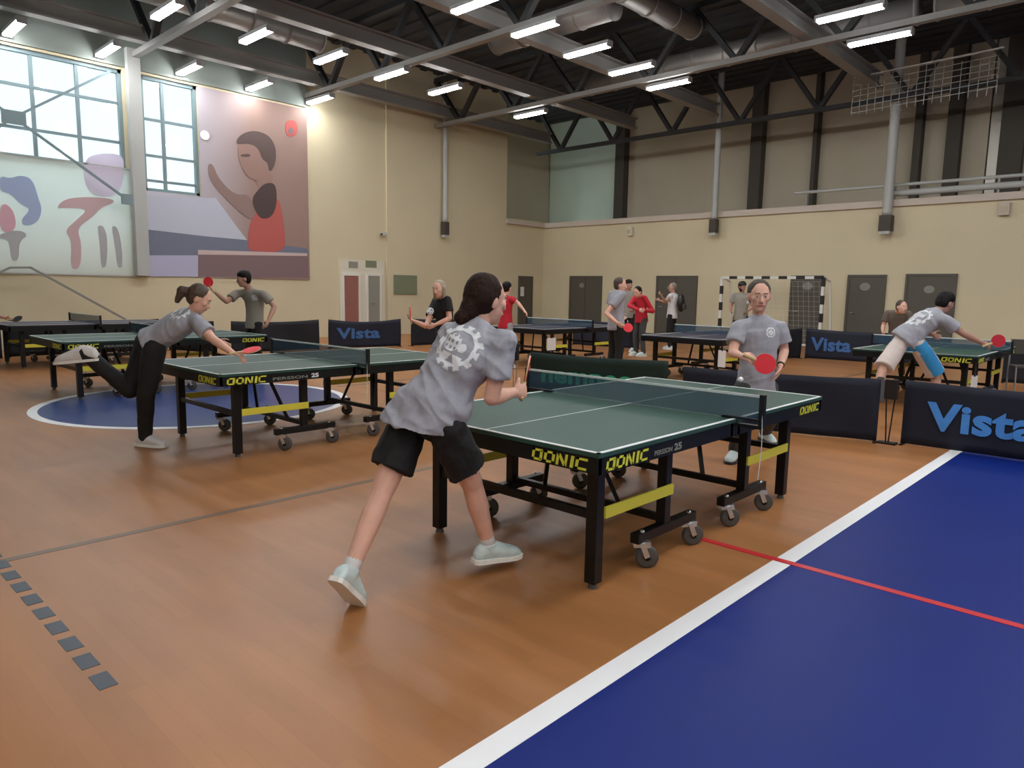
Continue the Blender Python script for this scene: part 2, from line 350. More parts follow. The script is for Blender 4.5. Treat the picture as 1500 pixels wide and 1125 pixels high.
y0, y1 = wp(209, 300).y, wp(451, 300).y
def bl(px, py): p = wb(px, py); return p
# the sheet, with the window left clear at its upper left
sheet = MB().box((0, w2y1-qo.y, zs2-zb), (.012, y1-qo.y, top-zb)).box((0, y0-qo.y, 0), (.012, y1-qo.y, zs2-zb))
sheet.build('banner_sheet', gradmat('banner_brown', (194, 194, 206), (152, 126, 117), 1, y0-qo.y+.6, wp(372, 300).y-qo.y), bq)  # bluish left end paints window glow through the cloth into the print
mk('bn_slate', (112, 118, 136), .8); mk('bn_lilac', (176, 176, 202), .8); mk('bn_mauve', (126, 104, 106), .8); mk('bn_dark', (92, 76, 72), .8); mk('bn_skin', (150, 120, 110), .8)  # muted print inks, lens haze mixed into their colours
mk('bn_black', (76, 62, 60), .8); mk('bn_red', (180, 92, 86), .8); mk('bn_line', (196, 176, 172), .8); mk('bn_glow', (186, 190, 204), .8); mk('bn_shade', (118, 98, 96), .8); mk('bn_arm', (140, 116, 110), .8)
for nm, cm, e, pts in (
    ('glow_backdrop', 'bn_glow', .013, [(300, 290), (316, 290), (345, 330), (362, 352), (218, 338), (213, 286)]),  # pale patch standing for window glow behind the cloth
    ('printed_table', 'bn_slate', .014, [(215, 336), (300, 346), (366, 352), (450, 364), (452, 374), (215, 374)]),
    ('printed_table', 'bn_lilac', .015, [(216, 374), (290, 374), (290, 405), (217, 405)]),
    ('printed_table', 'bn_mauve', .016, [(290, 370), (451, 372), (452, 407), (290, 405)]),
    ('printed_net_tape', 'bn_line', .019, [(290, 366), (450, 371), (450, 375), (290, 373)]),
    ('printed_shirt', 'bn_red', .018, [(362, 366), (366, 318), (398, 296), (408, 290), (413, 310), (418, 345), (417, 370), (370, 368)]),
    ('printed_arm', 'bn_arm', .020, [(366, 284), (374, 312), (370, 322), (352, 312), (322, 282), (306, 262), (304, 240), (312, 240), (320, 262), (344, 286)]),
    ('printed_collar', 'bn_black', .022, [(368, 292), (378, 278), (388, 268), (404, 268), (406, 296), (400, 316), (386, 322), (376, 314)]),
    ('printed_neck', 'bn_skin', .021, [(374, 256), (398, 250), (400, 272), (384, 278), (376, 272)]),
    ('printed_face', 'bn_skin', .023, [(350, 206), (362, 198), (388, 206), (400, 236), (392, 252), (378, 264), (366, 262), (356, 250), (352, 238), (348, 226)]),
    ('printed_hair', 'bn_dark', .025, [(346, 212), (348, 202), (358, 194), (374, 191), (392, 197), (402, 210), (405, 228), (401, 246), (394, 252), (392, 238), (384, 234), (378, 216), (364, 210)]),
    ('printed_eye', 'bn_dark', .026, [(352, 226), (366, 225), (367, 230), (353, 230)]),
    ('printed_emblem', 'bn_red', .017, [(417, 180), (425, 175), (435, 178), (436, 196), (428, 201), (419, 198)]),
    ('printed_emblem', 'bn_mauve', .019, [(422, 188), (430, 187), (430, 196), (422, 196)])):
    bpolyw(nm, cm, pts, e, bq, qo)
c_ = hit(300, 198, 0, XW+.05)-qo
MB().rings([(c_, V((0, .12, 0)), V((0, 0, .12))), (c_+V((.004, 0, 0)), V((0, .12, 0)), V((0, 0, .12)))], 20).build('printed_ball', 'ball', bq)

# ---- doors and signs on the left wall
def wall_door(n, pa, pb, ztop, m_, ax=0, val=XW+.05, sign=None, fm='white_paint'):
    if ax == 0: a, b_ = hit(*pa, 0, val).y, hit(*pb, 0, val).y; lo, hi = (val, min(a, b_), 0), (val+.05, max(a, b_), ztop)
    else: a, b_ = hit(*pa, 1, val).x, hit(*pb, 1, val).x; lo, hi = (min(a, b_), val-.05, 0), (max(a, b_), val, ztop)
    r = struct(empty('door_%d' % n, ((lo[0]+hi[0])/2, (lo[1]+hi[1])/2, 0))); c = r.location
    f = MB(); t = .06
    L = lambda l, h: ((l[0]-c.x, l[1]-c.y, l[2]), (h[0]-c.x, h[1]-c.y, h[2]))
    box('door_leaf', m_, *L(lo, hi), r)
    if ax == 0:
        f.box(*L((lo[0], lo[1]-t, 0), (hi[0]+.02, lo[1], ztop+t))); f.box(*L((lo[0], hi[1], 0), (hi[0]+.02, hi[1]+t, ztop+t))); f.box(*L((lo[0], lo[1], ztop), (hi[0]+.02, hi[1], ztop+t)))
        h = MB().cap(V((hi[0]+.05, lo[1]+.1, 1.02))-c, V((hi[0]+.05, lo[1]+.22, 1.02))-c, .012, .012)
    else:
        f.box(*L((lo[0]-t, lo[1]-.02, 0), (lo[0], hi[1], ztop+t))); f.box(*L((hi[0], lo[1]-.02, 0), (hi[0]+t, hi[1], ztop+t))); f.box(*L((lo[0], lo[1]-.02, ztop), (hi[0], hi[1], ztop+t)))
        h = MB().cap(V((lo[0]+.1, lo[1]-.05, 1.02))-c, V((lo[0]+.22, lo[1]-.05, 1.02))-c, .012, .012)
        if hi[0]-lo[0] > 1.2:
            box('door_gap', 'black_paint', *L(((lo[0]+hi[0])/2-.008, lo[1]-.003, 0), ((lo[0]+hi[0])/2+.008, lo[1], ztop)), r)
    f.build('door_frame', m_ if ax else fm, r); h.build('door_handle', 'chrome', r, True)
    if sign:
        sx, sz, sw = sign; p = hit(sx, sz, ax, val-.055 if ax else val+.055)-c
        MB().rings([(p, V((sw, 0, 0)) if ax else V((0, sw, 0)), V((0, 0, sw*.8))), (p+(V((0, .004, 0)) if ax else V((.004, 0, 0))), V((sw, 0, 0)) if ax else V((0, sw, 0)), V((0, 0, sw*.8)))], 18).build('door_sign', 'print_grey', r)
wall_door(1, (503, 440), (524, 440), 1.86, 'door_red'); wall_door(2, (538, 440), (555, 440), 1.88, 'door_grey')
wall_door(3, (760, 440), (777, 440), 2.0, 'door_dark', 0, XW, None, 'door_dark')
p = hit(765, 427, 0, XW+.06); tag(box('notice', 'paper', (XW+.055, p.y-.1, p.z-.18), (XW+.06, p.y+.1, p.z+.18)), 'small white notice stuck on the narrow dark door near the corner', 'notice')
# far wall (lower), ledge, recess
struct(box('wall_far', 'wall_paint', (XW-.3, YF, 0), (XR, YF+.3, ZL)))
struct(box('trim_5', 'ledge_paint', (XW, YF-.1, ZL-.16), (XR, YF+2.6, ZL+.02)))
YR = 24.2
def rp(px, py=250): return hit(px, py, 1, YR-.3).x
xa = XW-1.8; rw = struct(empty('wall_recess', (0, YR, ZL)))
segs = [(xa, rp(770), 'panel_grey'), (rp(778), rp(905), 'panel_daylit'), (rp(905), rp(1105), 'panel_grey'), (rp(1105), rp(1190), 'panel_grey'), (rp(1190), rp(1340), 'panel_grey'), (rp(1340), rp(1440), 'panel_grey'), (rp(1440), rp(1473), 'foil'), (rp(1473), XR, 'panel_grey')]
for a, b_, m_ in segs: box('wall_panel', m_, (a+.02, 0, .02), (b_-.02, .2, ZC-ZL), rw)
box('backing', 'column_dark', (xa-.3, .2, 0), (XR, .4, ZC-ZL), rw)
for x, wd in ((774, .1), (908, .42), (1106, .4), (1191, .13), (1340, .2), (1392, .36), (1477, .55)):
    xx = rp(x); box('column', 'column_dark', (xx-wd/2, -.35, 0), (xx+wd/2, 0, ZC-ZL), rw)
struct(box('wall_recess_side', 'panel_grey', (xa-.3, YP, ZL), (xa, YR, ZC)))
struct(box('trim_6', 'ledge_paint', (xa, YP, ZL-.16), (XW-.3, YR, ZL+.02)))
struct(box('wall_right', 'wall_paint', (XR, YB-.3, 0), (XR+.3, YR+.4, ZC)))
struct(box('wall_back', 'wall_paint', (XW-.5, YB-.3, 0), (XR, YB, ZC)))
# ceiling deck with ribs
cd = struct(box('ceiling', 'ceiling_deck', (XW-2.2, YB-.3, ZC), (XR+.3, YR+.4, ZC+.2)))
for k in range(60):
    y = YB + .3 + k*.55
    if y < YR: box('deck_rib', 'ceiling_deck', (XW-2, y, ZC-.06), (XR, y+.22, ZC), cd)
# far-wall doors
wall_door(4, (837, 430), (880, 430), 2.03, 'door_dark', 1, YF, (852, 418, .12))
wall_door(5, (964, 430), (1019, 430), 2.03, 'door_dark', 1, YF, (981, 421, .1))
wall_door(6, (1161, 430), (1201, 430), 2.03, 'door_dark', 1, YF, (1183, 419, .15))
wall_door(7, (1244, 430), (1294, 430), 2.05, 'door_dark', 1, YF, (1267, 420, .14))
wall_door(8, (1329, 430), (1397, 430), 2.07, 'door_dark', 1, YF, (1361, 424, .13))
struct(box('baseboard_far', 'column_dark', (XW, YF-.015, 0), (XR, YF, .08)))
# small fittings
def fitting(nm, px, py, ax, val, s3, m_, lab, cat, extra=None, group=None):
    p = hit(px, py, ax, val); sx, sy, sz = s3
    r = empty(nm, p); tag(r, lab, cat, group)
    MB().box((-sx/2, -sy/2, -sz/2), (sx/2, sy/2, sz/2)).build('casing', m_, r, bevel=min(s3)*.12)
    if extra: MB().box((-sx*.3, -sy/2-.02, -sz*.3), (sx*.3, -sy/2, sz*.2)).build('lens', extra, r)
    return r
fitting('wall_speaker', 923, 339, 1, YF-.09, (.22, .16, .3), 'wall_white', 'small cream wall box above the leftmost dark far door', 'wall box', 'panel_grey')
fitting('wall_speaker', 1471, 306, 1, YF-.09, (.24, .16, .32), 'ledge_paint', 'small cream wall box high on the far wall at the right edge', 'wall box', 'panel_grey')
fitting('exit_sign', 517, 388, 0, XW+.03, (.05, .34, .2), 'door_grey', 'small grey sign above the red door', 'sign')
fitting('exit_sign', 543, 387, 0, XW+.03, (.05, .42, .22), 'sign_green', 'small greenish sign above the grey door', 'sign')
fitting('notice_board', 594, 417, 0, XW+.1, (.04, .95, .62), 'sign_green', 'faint grey-green notice board on the cream wall right of the doors', 'notice board')
fitting('camera_box', 562, 343, 0, XW+.12, (.16, .14, .1), 'steel_light', 'tiny security camera on the wall edge above the doors', 'camera', 'black_paint')
# ducts hanging down the walls
def downpipe(px0, py0, py1, ax, val, r_, lab, ztop=ZC-.05):
    a = hit(px0, py1, ax, val); root = empty('hanging_duct', (a.x, a.y, a.z)); tag(root, lab, 'duct', None)
    H = ztop-a.z; rs = []; n = int(H/.12)
    for k in range(n+1):
        z = .45 + (H-.45)*k/n; rr = r_*(1.0 if k % 2 else .94); rs.append((V((0, 0, z)), V((rr, 0, 0)), V((0, rr, 0))))
    MB().rings(rs, 14).build('duct_tube', 'steel_light', root, True)
    MB().box((-r_*1.2, -r_*1.1, .02), (r_*1.2, r_*1.1, .45)).build('end_bracket', 'column_dark', root, bevel=.01)
    MB().box((-r_*1.0, -r_, -.06), (r_*1.0, r_, .02)).build('end_cap', 'steel_light', root)
downpipe(652, 160, 345, 0, XW+.25, .09, 'silvery pipe hanging down the left cream wall beside the corner')
downpipe(1045, 110, 342, 1, YF-.28, .1, 'pale pipe hanging over the far ledge, the left of two')
downpipe(1297, 110, 340, 1, YF-.28, .13, 'pale pipe hanging over the far ledge, the thicker right one')
# rails on the ledge
r1 = empty('ledge_rail', (hit(1165, 288, 1, YF).x, YF, ZL)); tag(r1, 'white twin pipe rail running along the far ledge at right', 'rail'); L_ = XR - r1.location.x - .2
MB().cap((0, 0, .42), (L_, 0, .42), .045, .045).build('rail_tube', 'steel_light', r1, True)
MB().cap((2.6, 0, .2), (L_, 0, .2), .085, .085).build('rail_tube', 'steel_light', r1, True)
for k in range(8): MB().bar((.35+k*2.4, 0, 0), (.35+k*2.4, 0, .42), .05, .05).build('rail_post', 'steel_grey', r1)

# ---- roof trusses, beams, ducts
def truss(y, zb_, zt_, lab):
    root = empty('roof_truss', (0, y, zb_)); tag(root, lab, 'truss'); x0, x1 = XW+.1, XR-.1; H = zt_-zb_
    MB().bar((x0, 0, 0), (x1, 0, 0), .16, .12).build('bottom_chord', 'steel_dark' if y > 20 else 'steel_grey', root)
    MB().bar((x0, 0, H), (x1, 0, H), .16, .14).build('top_chord', 'steel_dark', root)
    n = 13; st_ = (x1-x0)/n
    for k in range(n):
        a = x0+k*st_
        MB().bar((a, 0, H), (a+st_/2, 0, 0), .14, .12).build('web_member', 'steel_dark', root)
        MB().bar((a+st_/2, 0, 0), (a+st_, 0, H), .14, .12).build('web_member', 'steel_dark', root)
for y, lab in ((-3.0, 'grey roof truss behind the camera'), (1.9, 'grey roof truss overhead at the near end'), (6.7, 'grey roof truss above the left windows'), (11.3, 'grey roof truss crossing the ceiling above the middle of the hall'), (16.1, 'grey roof truss carrying the farther row of lights')):
    truss(y, 6.86, 8.3, lab)
truss(21.2, 6.72, 8.4, 'dark deep roof truss over the far ledge')
for x, lab in ((-18.1, 'long grey roof beam along the top of the window wall'), (-14.3, 'grey roof beam between the first and second columns of lights'), (-11.3, 'grey roof beam left of the third column of lights'), (-6.6, 'grey roof beam over the far tables'), (-1.2, 'grey roof beam over the court line'), (4.0, 'grey roof beam over the blue court')):
    r_ = empty('roof_beam', (x, 0, 7.02)); tag(r_, lab, 'beam')
    MB().box((-.13, YB+.1, -.02), (.13, 21.1, .02)).build('flange', 'steel_grey', r_); MB().box((-.015, YB+.1, .02), (.015, 21.1, .3)).build('beam_web', 'steel_grey', r_); MB().box((-.13, YB+.1, .3), (.13, 21.1, .34)).build('flange', 'steel_grey', r_)
def duct(a, b_, r_, lab):
    a = V(a); b_ = V(b_); root = empty('air_duct', a); tag(root, lab, 'duct'); d = b_-a; n = max(2, int(d.length/.9))
    MB().cap((0, 0, 0), d, r_, r_, 20, True).build('duct_tube', 'duct_metal', root, True)
    for k in range(n+1): c = d*(k/n); dd = d.normalized()*.02; MB().cap(c-dd, c+dd, r_*1.07, r_*1.07, 20, True).build('duct_band', 'steel_grey', root, True)
duct((-14, 18.2, 7.78), (-5, 18.2, 7.78), .3, 'round metal air duct under the ceiling before the far ledge')
duct((-13.5, 13.6, 7.8), (-9.9, 13.6, 7.8), .32, 'short metal air duct above the middle lights')
duct((-4.6, 18.2, 7.78), (6, 18.2, 7.78), .3, 'round metal air duct at the upper right')
duct((-9.3, 9.2, 7.8), (-9.3, 16, 7.8), .26, 'metal air duct running away along the ceiling')
duct((-16.8, 2, 7.75), (-16.8, 10.5, 7.75), .3, 'metal air duct above the window wall')
duct((-12.2, 6, 7.9), (-5, 6, 7.9), .3, 'metal air duct above the top edge of the view')

# ---- fluorescent fixtures
def fixture(x, y, lab=None, L=1.2):
    r_ = empty('ceiling_light', (x, y, 6.70)); tag(r_, lab or 'out of view fluorescent ceiling light over the court', 'light', 'fluorescent strip lights under the roof')
    h = link('housing', FX[0], 'housing', r_); d = link('diffuser', FX[1], 'diffuser', r_); link('end_cap', FX[2], 'housing', r_); link('end_cap', FX[3], 'housing', r_)
FX = [MB().box((-.62, -.09, .0), (.62, .09, .07)).mesh(), MB().box((-.58, -.075, -.05), (.58, .075, 0)).mesh(), MB().box((-.62, -.09, -.055), (-.58, .09, 0)).mesh(), MB().box((.58, -.09, -.055), (.62, .09, 0)).mesh()]
ys = [-6.5+1.77*k for k in range(13)]
known = {-18.2: [5.95, 7.75, 9.55, 11.35], -14.75: [5.9, 7.7, 9.5, 11.2, 12.95, 16.3], -10.05: [9.55, 11.2, 12.9, 14.6, 16.25], -5.1: [14.4, 16.15]}
ordn = ['nearest', 'second', 'third', 'fourth', 'fifth', 'sixth']
rown = {-18.2: 'in the leftmost column, by the window wall', -14.75: 'in the second column from the left', -10.05: 'in the third column from the left', -5.1: 'in the rightmost column seen'}
for x in (-18.2, -14.75, -10.05, -5.1):
    yy = known[x]; pre = [y for y in [min(yy)-1.77*k for k in range(1, 9)] if y > 2.5]
    for i, y in enumerate(yy): fixture(x, y, '%s strip light %s' % (ordn[i], rown[x]))
    for y in pre: fixture(x, y)
for x in (-.3, 4.5, 9.2):
    for y in ys: fixture(x, y)  # unseen columns continuing the light grid, set denser to add fill light

# ---- hanging divider net at upper right
nr = empty('divider_net', (-7.0, 20.4, 6.0)); tag(nr, 'pale cord safety net bunched under the roof before the far ledge at right', 'net')
mb = MB()
for k in range(18): x = k*.19; mb.bar((x, 0, .25), (x, 0, 1.15+.12*math.sin(k*.25)), .012, .012)
for j in range(7): mb.bar((0, 0, .3+j*.14), (3.23, 0, .42+j*.14), .012, .012)
o = mb.build('net_cords', 'steel_light', nr)
MB().bar((0, 0, 1.2), (3.3, 0, 1.28), .03, .03).build('top_rope', 'white_paint', nr)

# ---- striped goal
gp0, gp1 = hit(1055, 460, 1, 20.6), hit(1203, 460, 1, 20.6); gx0, gx1 = gp0.x, gp1.x
gr = empty('handball_goal', ((gx0+gx1)/2, 20.6, 0)); tag(gr, 'black and white striped handball goal in front of the far wall', 'goal'); W2 = (gx1-gx0)/2
def striped(nm, a, b_, n, first):
    a = V(a); b_ = V(b_)
    base = MB().bar(a, b_, .08, .08).build(nm, 'white_paint', gr)
    for k in range(n):
        if k % 2 == first: MB().bar(a+(b_-a)*(k/n), a+(b_-a)*((k+1)/n), .086, .086).build('stripe', 'black_paint', base)
striped('goal_post', (-W2, 0, 0), (-W2, 0, 2), 8, 0); striped('goal_post', (W2, 0, 0), (W2, 0, 2), 8, 1); striped('crossbar', (-W2, 0, 2), (W2, 0, 2), 12, 1)
MB().bar((-W2, 0, .03), (-W2, .9, .03), .05, .05).bar((W2, 0, .03), (W2, .9, .03), .05, .05).bar((-W2, .9, .03), (W2, .9, .03), .05, .05).bar((-W2, 0, 2), (-W2, .5, 1.9), .04, .04).bar((W2, 0, 2), (W2, .5, 1.9), .04, .04).bar((-W2, .5, 1.9), (-W2, .9, .03), .04, .04).bar((W2, .5, 1.9), (W2, .9, .03), .04, .04).build('back_frame', 'white_paint', gr)
mb = MB()
for k in range(21): x = -W2+2*W2*k/20; mb.bar((x, .5, 1.9), (x, .9, .03), .003, .003)
for k in range(14): t = k/13; mb.bar((-W2, .5+.4*t, 1.9-1.87*t), (W2, .5+.4*t, 1.9-1.87*t), .003, .003)
tag(mb.build('goal_net', 'white_paint', gr), kind='stuff')

# ================================================================= tables
CASTER = [MB().box((-.045, -.025, .118), (.045, .025, .15)).bar((0, .03, .14), (.03, .03, .065), .008, .03).bar((0, -.03, .14), (.03, -.03, .065), .008, .03).cap((0, 0, .14), (0, 0, .2), .014, .014).mesh(),
          MB().rings([(V((.03, y, .063)), V((r, 0, 0)), V((0, 0, r))) for y, r in ((-.018, .05), (-.014, .063), (.014, .063), (.018, .05))], 22).mesh(),
          MB().rings([(V((.03, y, .063)), V((r, 0, 0)), V((0, 0, r))) for y, r in ((-.021, .02), (.021, .02))], 12).mesh()]
def strokes(word, cellw, h, th, sh):
    """blocky slanted capitals, as quads in the (u, v) plane"""
    q = []; G = {
     'D': [(0, 0, .22, 1), (0, .8, .9, 1), (0, 0, .9, .2), (.7, .1, .95, .9)], 'O': [(0, 0, .24, 1), (0, .8, .95, 1), (0, 0, .95, .2), (.71, 0, .95, 1)],
     'I': [(.12, 0, .4, 1)], 'C': [(0, 0, .24, 1), (0, .8, .95, 1), (0, 0, .95, .2)], 'N': [(0, 0, .22, 1), (.73, 0, .95, 1), 'diag']}
    x = 0
    for ch in word:
        for r_ in G[ch]:
            if r_ == 'diag': q.append([(x+cellw*.02, h), (x+cellw*.28, h), (x+cellw*.93, 0), (x+cellw*.67, 0)])
            else: a, b_, c, d = r_; q.append([(x+a*cellw, b_*h), (x+c*cellw, b_*h), (x+c*cellw, d*h), (x+a*cellw, d*h)])
        x += cellw*(.56 if ch == 'I' else 1.1)
    return [[(u+v*sh, v) for u, v in qd] for qd in q], x
def donic(origin, right, width, h, parent, m_='lime'):
    qs, tot = strokes('DONIC', .1, h*1.0, 0, .25); k = width/(tot+h*.25); mb = MB(); r = V(right).normalized(); n = r.cross(UP); o = V(origin)
    for qd in qs:
        b0 = len(mb.v)
        for e in (0, .0015):
            for u, v in qd: mb.v.append(tuple(o + r*u*k + UP*v + n*(.0005+e)))
        mb.f += [tuple(b0+i for i in q) for q in ((4, 5, 6, 7), (3, 2, 1, 0), (0, 1, 5, 4), (1, 2, 6, 5), (2, 3, 7, 6), (3, 0, 4, 7))]
    return mb.build('lettering', m_, parent)
def table(x, y, lab, top='table_green', detail=True, brand=True, rz=0, ap='table_apron', net='net_mesh'):
    t = empty('table_tennis_table', (x, y, 0), rz); tag(t, lab, 'table', None)
    hx, hy = .7625, 1.37
    for s in (-1, 1):
        lo, hi = (-hx, .004 if s > 0 else -hy, .735), (hx, hy if s > 0 else -.004, .757)
        h = box('table_half', top, lo, hi, t, .002)
        a = MB(); w_ = .02
        a.box((-hx, lo[1], .757), (-hx+w_, hi[1], .7605)).box((hx-w_, lo[1], .757), (hx, hi[1], .7605))
        e = hy*s; a.box((-hx, min(e, e-w_*s), .757), (hx, max(e, e-w_*s), .7605)); a.box((-.0018, lo[1], .757), (.0018, hi[1], .7595))
        a.build('edge_line', 'table_line', h)
        f = MB(); z0, z1 = .655, .735; i_ = .005
        f.box((-hx+i_, lo[1], z0), (-hx+.03, hi[1], z1)).box((hx-.03, lo[1], z0), (hx-i_, hi[1], z1)); yy = (hy-i_)*s; f.box((-hx+i_, min(yy, yy-.025*s), z0), (hx-i_, max(yy, yy-.025*s), z1)); f.box((-hx+i_, min(.03*s, .06*s), z0), (hx-i_, max(.03*s, .06*s), z1))
        f.build('apron', ap, h)
    for sx in (-1, 1):
        for sy in (-1, 1):
            l = MB().box((sx*.59-.033, sy*1.15-.033, .03), (sx*.59+.033, sy*1.15+.033, .70)).build('leg', 'table_steel', t, bevel=.005)
            MB().cap((sx*.59, sy*1.15, 0), (sx*.59, sy*1.15, .035), .026, .018, 12, True).build('foot_pad', 'rubber', l)
            MB().box((sx*.59-.03, sy*.5-.03, .17), (sx*.59+.03, sy*.5+.03, .70)).build('inner_leg', 'table_steel', t, bevel=.004)
            MB().box((sx*.628-.007, min(sy*.47, sy*1.12), .365), (sx*.628+.007, max(sy*.47, sy*1.12), .425)).build('brace_bar', 'yellow', t, bevel=.003)
            bm_ = MB().box((sx*.60-.028, min(sy*.18, sy*.80), .145), (sx*.60+.028, max(sy*.18, sy*.80), .20)).build('wheel_beam', 'table_steel', t, bevel=.004)
            for yy in (.24, .74):
                c = link('caster', CASTER[0], 'chrome', t); c.location = (sx*.61, sy*yy, 0); c.rotation_euler.z = (.72 if yy > .3 else .95) - t.rotation_euler.z
                link('wheel', CASTER[1], 'rubber', c, True); link('hub', CASTER[2], 'table_steel', c, True)
    for sy in (-1, 1):
        MB().box((-.59, sy*1.15-.02, .36), (.59, sy*1.15+.02, .40)).build('crossbar', 'table_steel', t)
        MB().box((-.59, sy*.5-.018, .20), (.59, sy*.5+.018, .24)).build('crossbar', 'table_steel', t)
        MB().bar((-.3, sy*.5, .22), (-.15, sy*.62, .64), .025, .025).bar((.3, sy*.5, .22), (.15, sy*.62, .64), .025, .025).build('strut', 'table_steel', t)
    # net
    nn = MB().box((-hx-.14, -.003, .762), (hx+.14, .003, .900)).build('net', net, t)
    MB().box((-hx-.14, -.005, .898), (hx+.14, .005, .9125)).build('net_tape', 'net_tape', nn)
    for s in (-1, 1):
        pp = MB().box((s*(hx+.1525)-.016, -.016, .72), (s*(hx+.1525)+.016, .016, .918)).build('net_post', 'net_post', t, bevel=.004)
        MB().box((min(s*(hx-.09), s*(hx+.16)), -.02, .7608), (max(s*(hx-.09), s*(hx+.16)), .02, .772)).box((min(s*(hx+.01), s*(hx+.16)), -.02, .715), (max(s*(hx+.01), s*(hx+.16)), .02, .735)).build('net_clamp', 'net_post', pp)
    if detail:
        cd_ = MB().cap((hx+.155, -.01, .9), (hx+.17, -.02, .62), .0025, .0025).cap((hx+.17, -.02, .62), (hx+.16, -.02, .42), .0025, .0025).build('net_cord', 'net_tape', t)
    if brand:
        donic((hx-.414, -hy+.004, .664), (1, 0, 0), .36, .058, t)
        donic((hx-.004, -hy+.06, .664), (0, 1, 0), .37, .058, t); donic((hx-.004, hy-.40, .664), (0, 1, 0), .36, .055, t)
        text('PERSSON', 'print_grey', .035, (hx-.0042, -hy+.48, .672), (0, 1, 0), UP, t, bold=.0005, width=.17 if x > -3 else .34)
        text('25', 'print_grey' if x > -3 else 'print_white', .05, (hx-.0042, -hy+(.67 if x > -3 else .86), .672), (0, 1, 0), UP, t, bold=.002, width=.075)
    return t
table(-2.643, 3.96, 'large green table in the foreground with yellow brace bars and lettered edges')
table(-6.53, 3.97, 'green table on the left half over the blue circle, a woman leaning onto its end')
table(-10.9, 3.97, 'pale-looking green table second from the left, behind the kneeling leg', detail=False)
table(-15.2, 4.3, 'navy table at the far left edge of the hall', 'table_navy', False, False)
table(-9.75, 11.8, 'dark navy table in the back row, left one, by the player in a red shirt', 'table_navy', False, False, net='net_mesh')
table(-6.18, 12.05, 'dark navy table in the back row directly behind the man with the raised red bat', 'table_navy', False, False)
table(-2.64, 12.05, 'green table at the right rear where the man in white shorts plays', detail=False)
def card(px, py0, py1, ax, val, wd, lab):
    a = hit(px, py0, ax, val); b_ = hit(px, py1, ax, val); h = a.z-b_.z; zt_ = max(.66, a.z)
    r_ = empty('number_card', a, math.pi/2 if ax == 0 else 0); tag(r_, lab, 'card')
    MB().box((-wd/2, -.003, -h), (wd/2, .003, 0)).build('sheet', 'paper', r_)
    MB().box((-.012, -.004, -.015), (.012, .004, zt_-a.z+.012)).build('clip', 'black_paint', r_)
card(808, 495, 513, 0, -8.978, .26, 'white card hanging under the left navy table of the back row'); card(1058, 513, 538, 1, 10.672, .13, 'white card hanging by the navy table behind the balding man'); card(1428, 550, 569, 1, 10.672, .07, 'narrow white card under the right rear green table')

# ================================================================= barriers
def barrier(p0, p1, H, m_, lab, txt=None, tm='print_blue', tsz=.26, tpos=.12, tw=None, sag=.04, wav=.012, tz=.2):
    p0 = V((*p0, 0)); p1 = V((*p1, 0)); d = p1-p0; L = d.length; u = d.normalized(); n = u.cross(UP)      # n faces -y side when u=+x
    root = empty('court_barrier', p0, math.atan2(u.y, u.x)); tag(root, lab, 'barrier')
    nx, nz = 28, 8; mb = MB()
    def pt(i, j, e):
        x = L*i/nx; t = i/nx; zt_ = H - sag*math.sin(math.pi*t); z = .012+(zt_-.012)*j/nz
        return (x, e + wav*math.sin(t*9+j*.5)+wav*.6*math.sin(t*23), z)
    for e in (-.003, .003):
        for i in range(nx+1):
            for j in range(nz+1): mb.v.append(pt(i, j, e))
    N = (nx+1)*(nz+1); I = lambda i, j, s: s*N+i*(nz+1)+j
    for i in range(nx):
        for j in range(nz): mb.f.append((I(i, j, 0), I(i+1, j, 0), I(i+1, j+1, 0), I(i, j+1, 0))); mb.f.append((I(i, j, 1), I(i, j+1, 1), I(i+1, j+1, 1), I(i+1, j, 1)))
    for i in range(nx): mb.f.append((I(i, nz, 0), I(i+1, nz, 0), I(i+1, nz, 1), I(i, nz, 1))); mb.f.append((I(i, 0, 0), I(i, 0, 1), I(i+1, 0, 1), I(i+1, 0, 0)))
    for j in range(nz): mb.f.append((I(0, j, 0), I(0, j+1, 0), I(0, j+1, 1), I(0, j, 1))); mb.f.append((I(nx, j, 0), I(nx, j, 1), I(nx, j+1, 1), I(nx, j+1, 0)))
    mb.build('fabric_cover', m_, root, True)
    fr = MB()
    for x in (.02, L-.02): fr.cap((x, .022, .02), (x, .022, H-.02), .008, .008, 8)
    for k in range(10): fr.cap((.02+(L-.04)*k/10, .022, H-.03-sag*math.sin(math.pi*k/10)), (.02+(L-.04)*(k+1)/10, .022, H-.03-sag*math.sin(math.pi*(k+1)/10)), .007, .007, 8)
    fr.build('frame', 'table_steel', root)
    for x in (.02, L-.02): MB().box((x-.015, -.09, 0), (x+.015, .14, .012)).build('foot', 'table_steel', root)
    if txt: text(txt, tm, tsz*1.38, (tpos, -.022, tz), (1, 0, 0), UP, root, bold=tsz*.05, width=tw, spacing=1.05)
    return root
barrier((-2.0, 7.96), (.42, 8.0), .66, 'fabric_navy', 'dark navy court barrier at the right edge with large light blue lettering', 'Vista', 'print_blue', .27, .215, .91, .02, .006, .2)
barrier((-4.15, 7.3), (-2.2, 7.86), .66, 'fabric_navy', 'plain dark barrier behind the far end of the foreground table', sag=.02)
barrier((-6.35, 7.12), (-4.5, 7.55), .68, 'fabric_green', 'dark green barrier with teal lettering beyond the foreground table net', 'nemnec', 'print_teal', .22, .18, 1.25, .02, .008, .30)
barrier((-6.55, 17.2), (-4.2, 17.55), .72, 'fabric_navy', 'navy barrier with small blue lettering in front of the far goal', 'Vista', 'print_dimblue', .30, .12, .88, .04, .01, .22)
barrier((-7.25, 15.0), (-6.62, 17.1), .72, 'fabric_black', 'dark barrier panel just left of the lettered one near the goal')
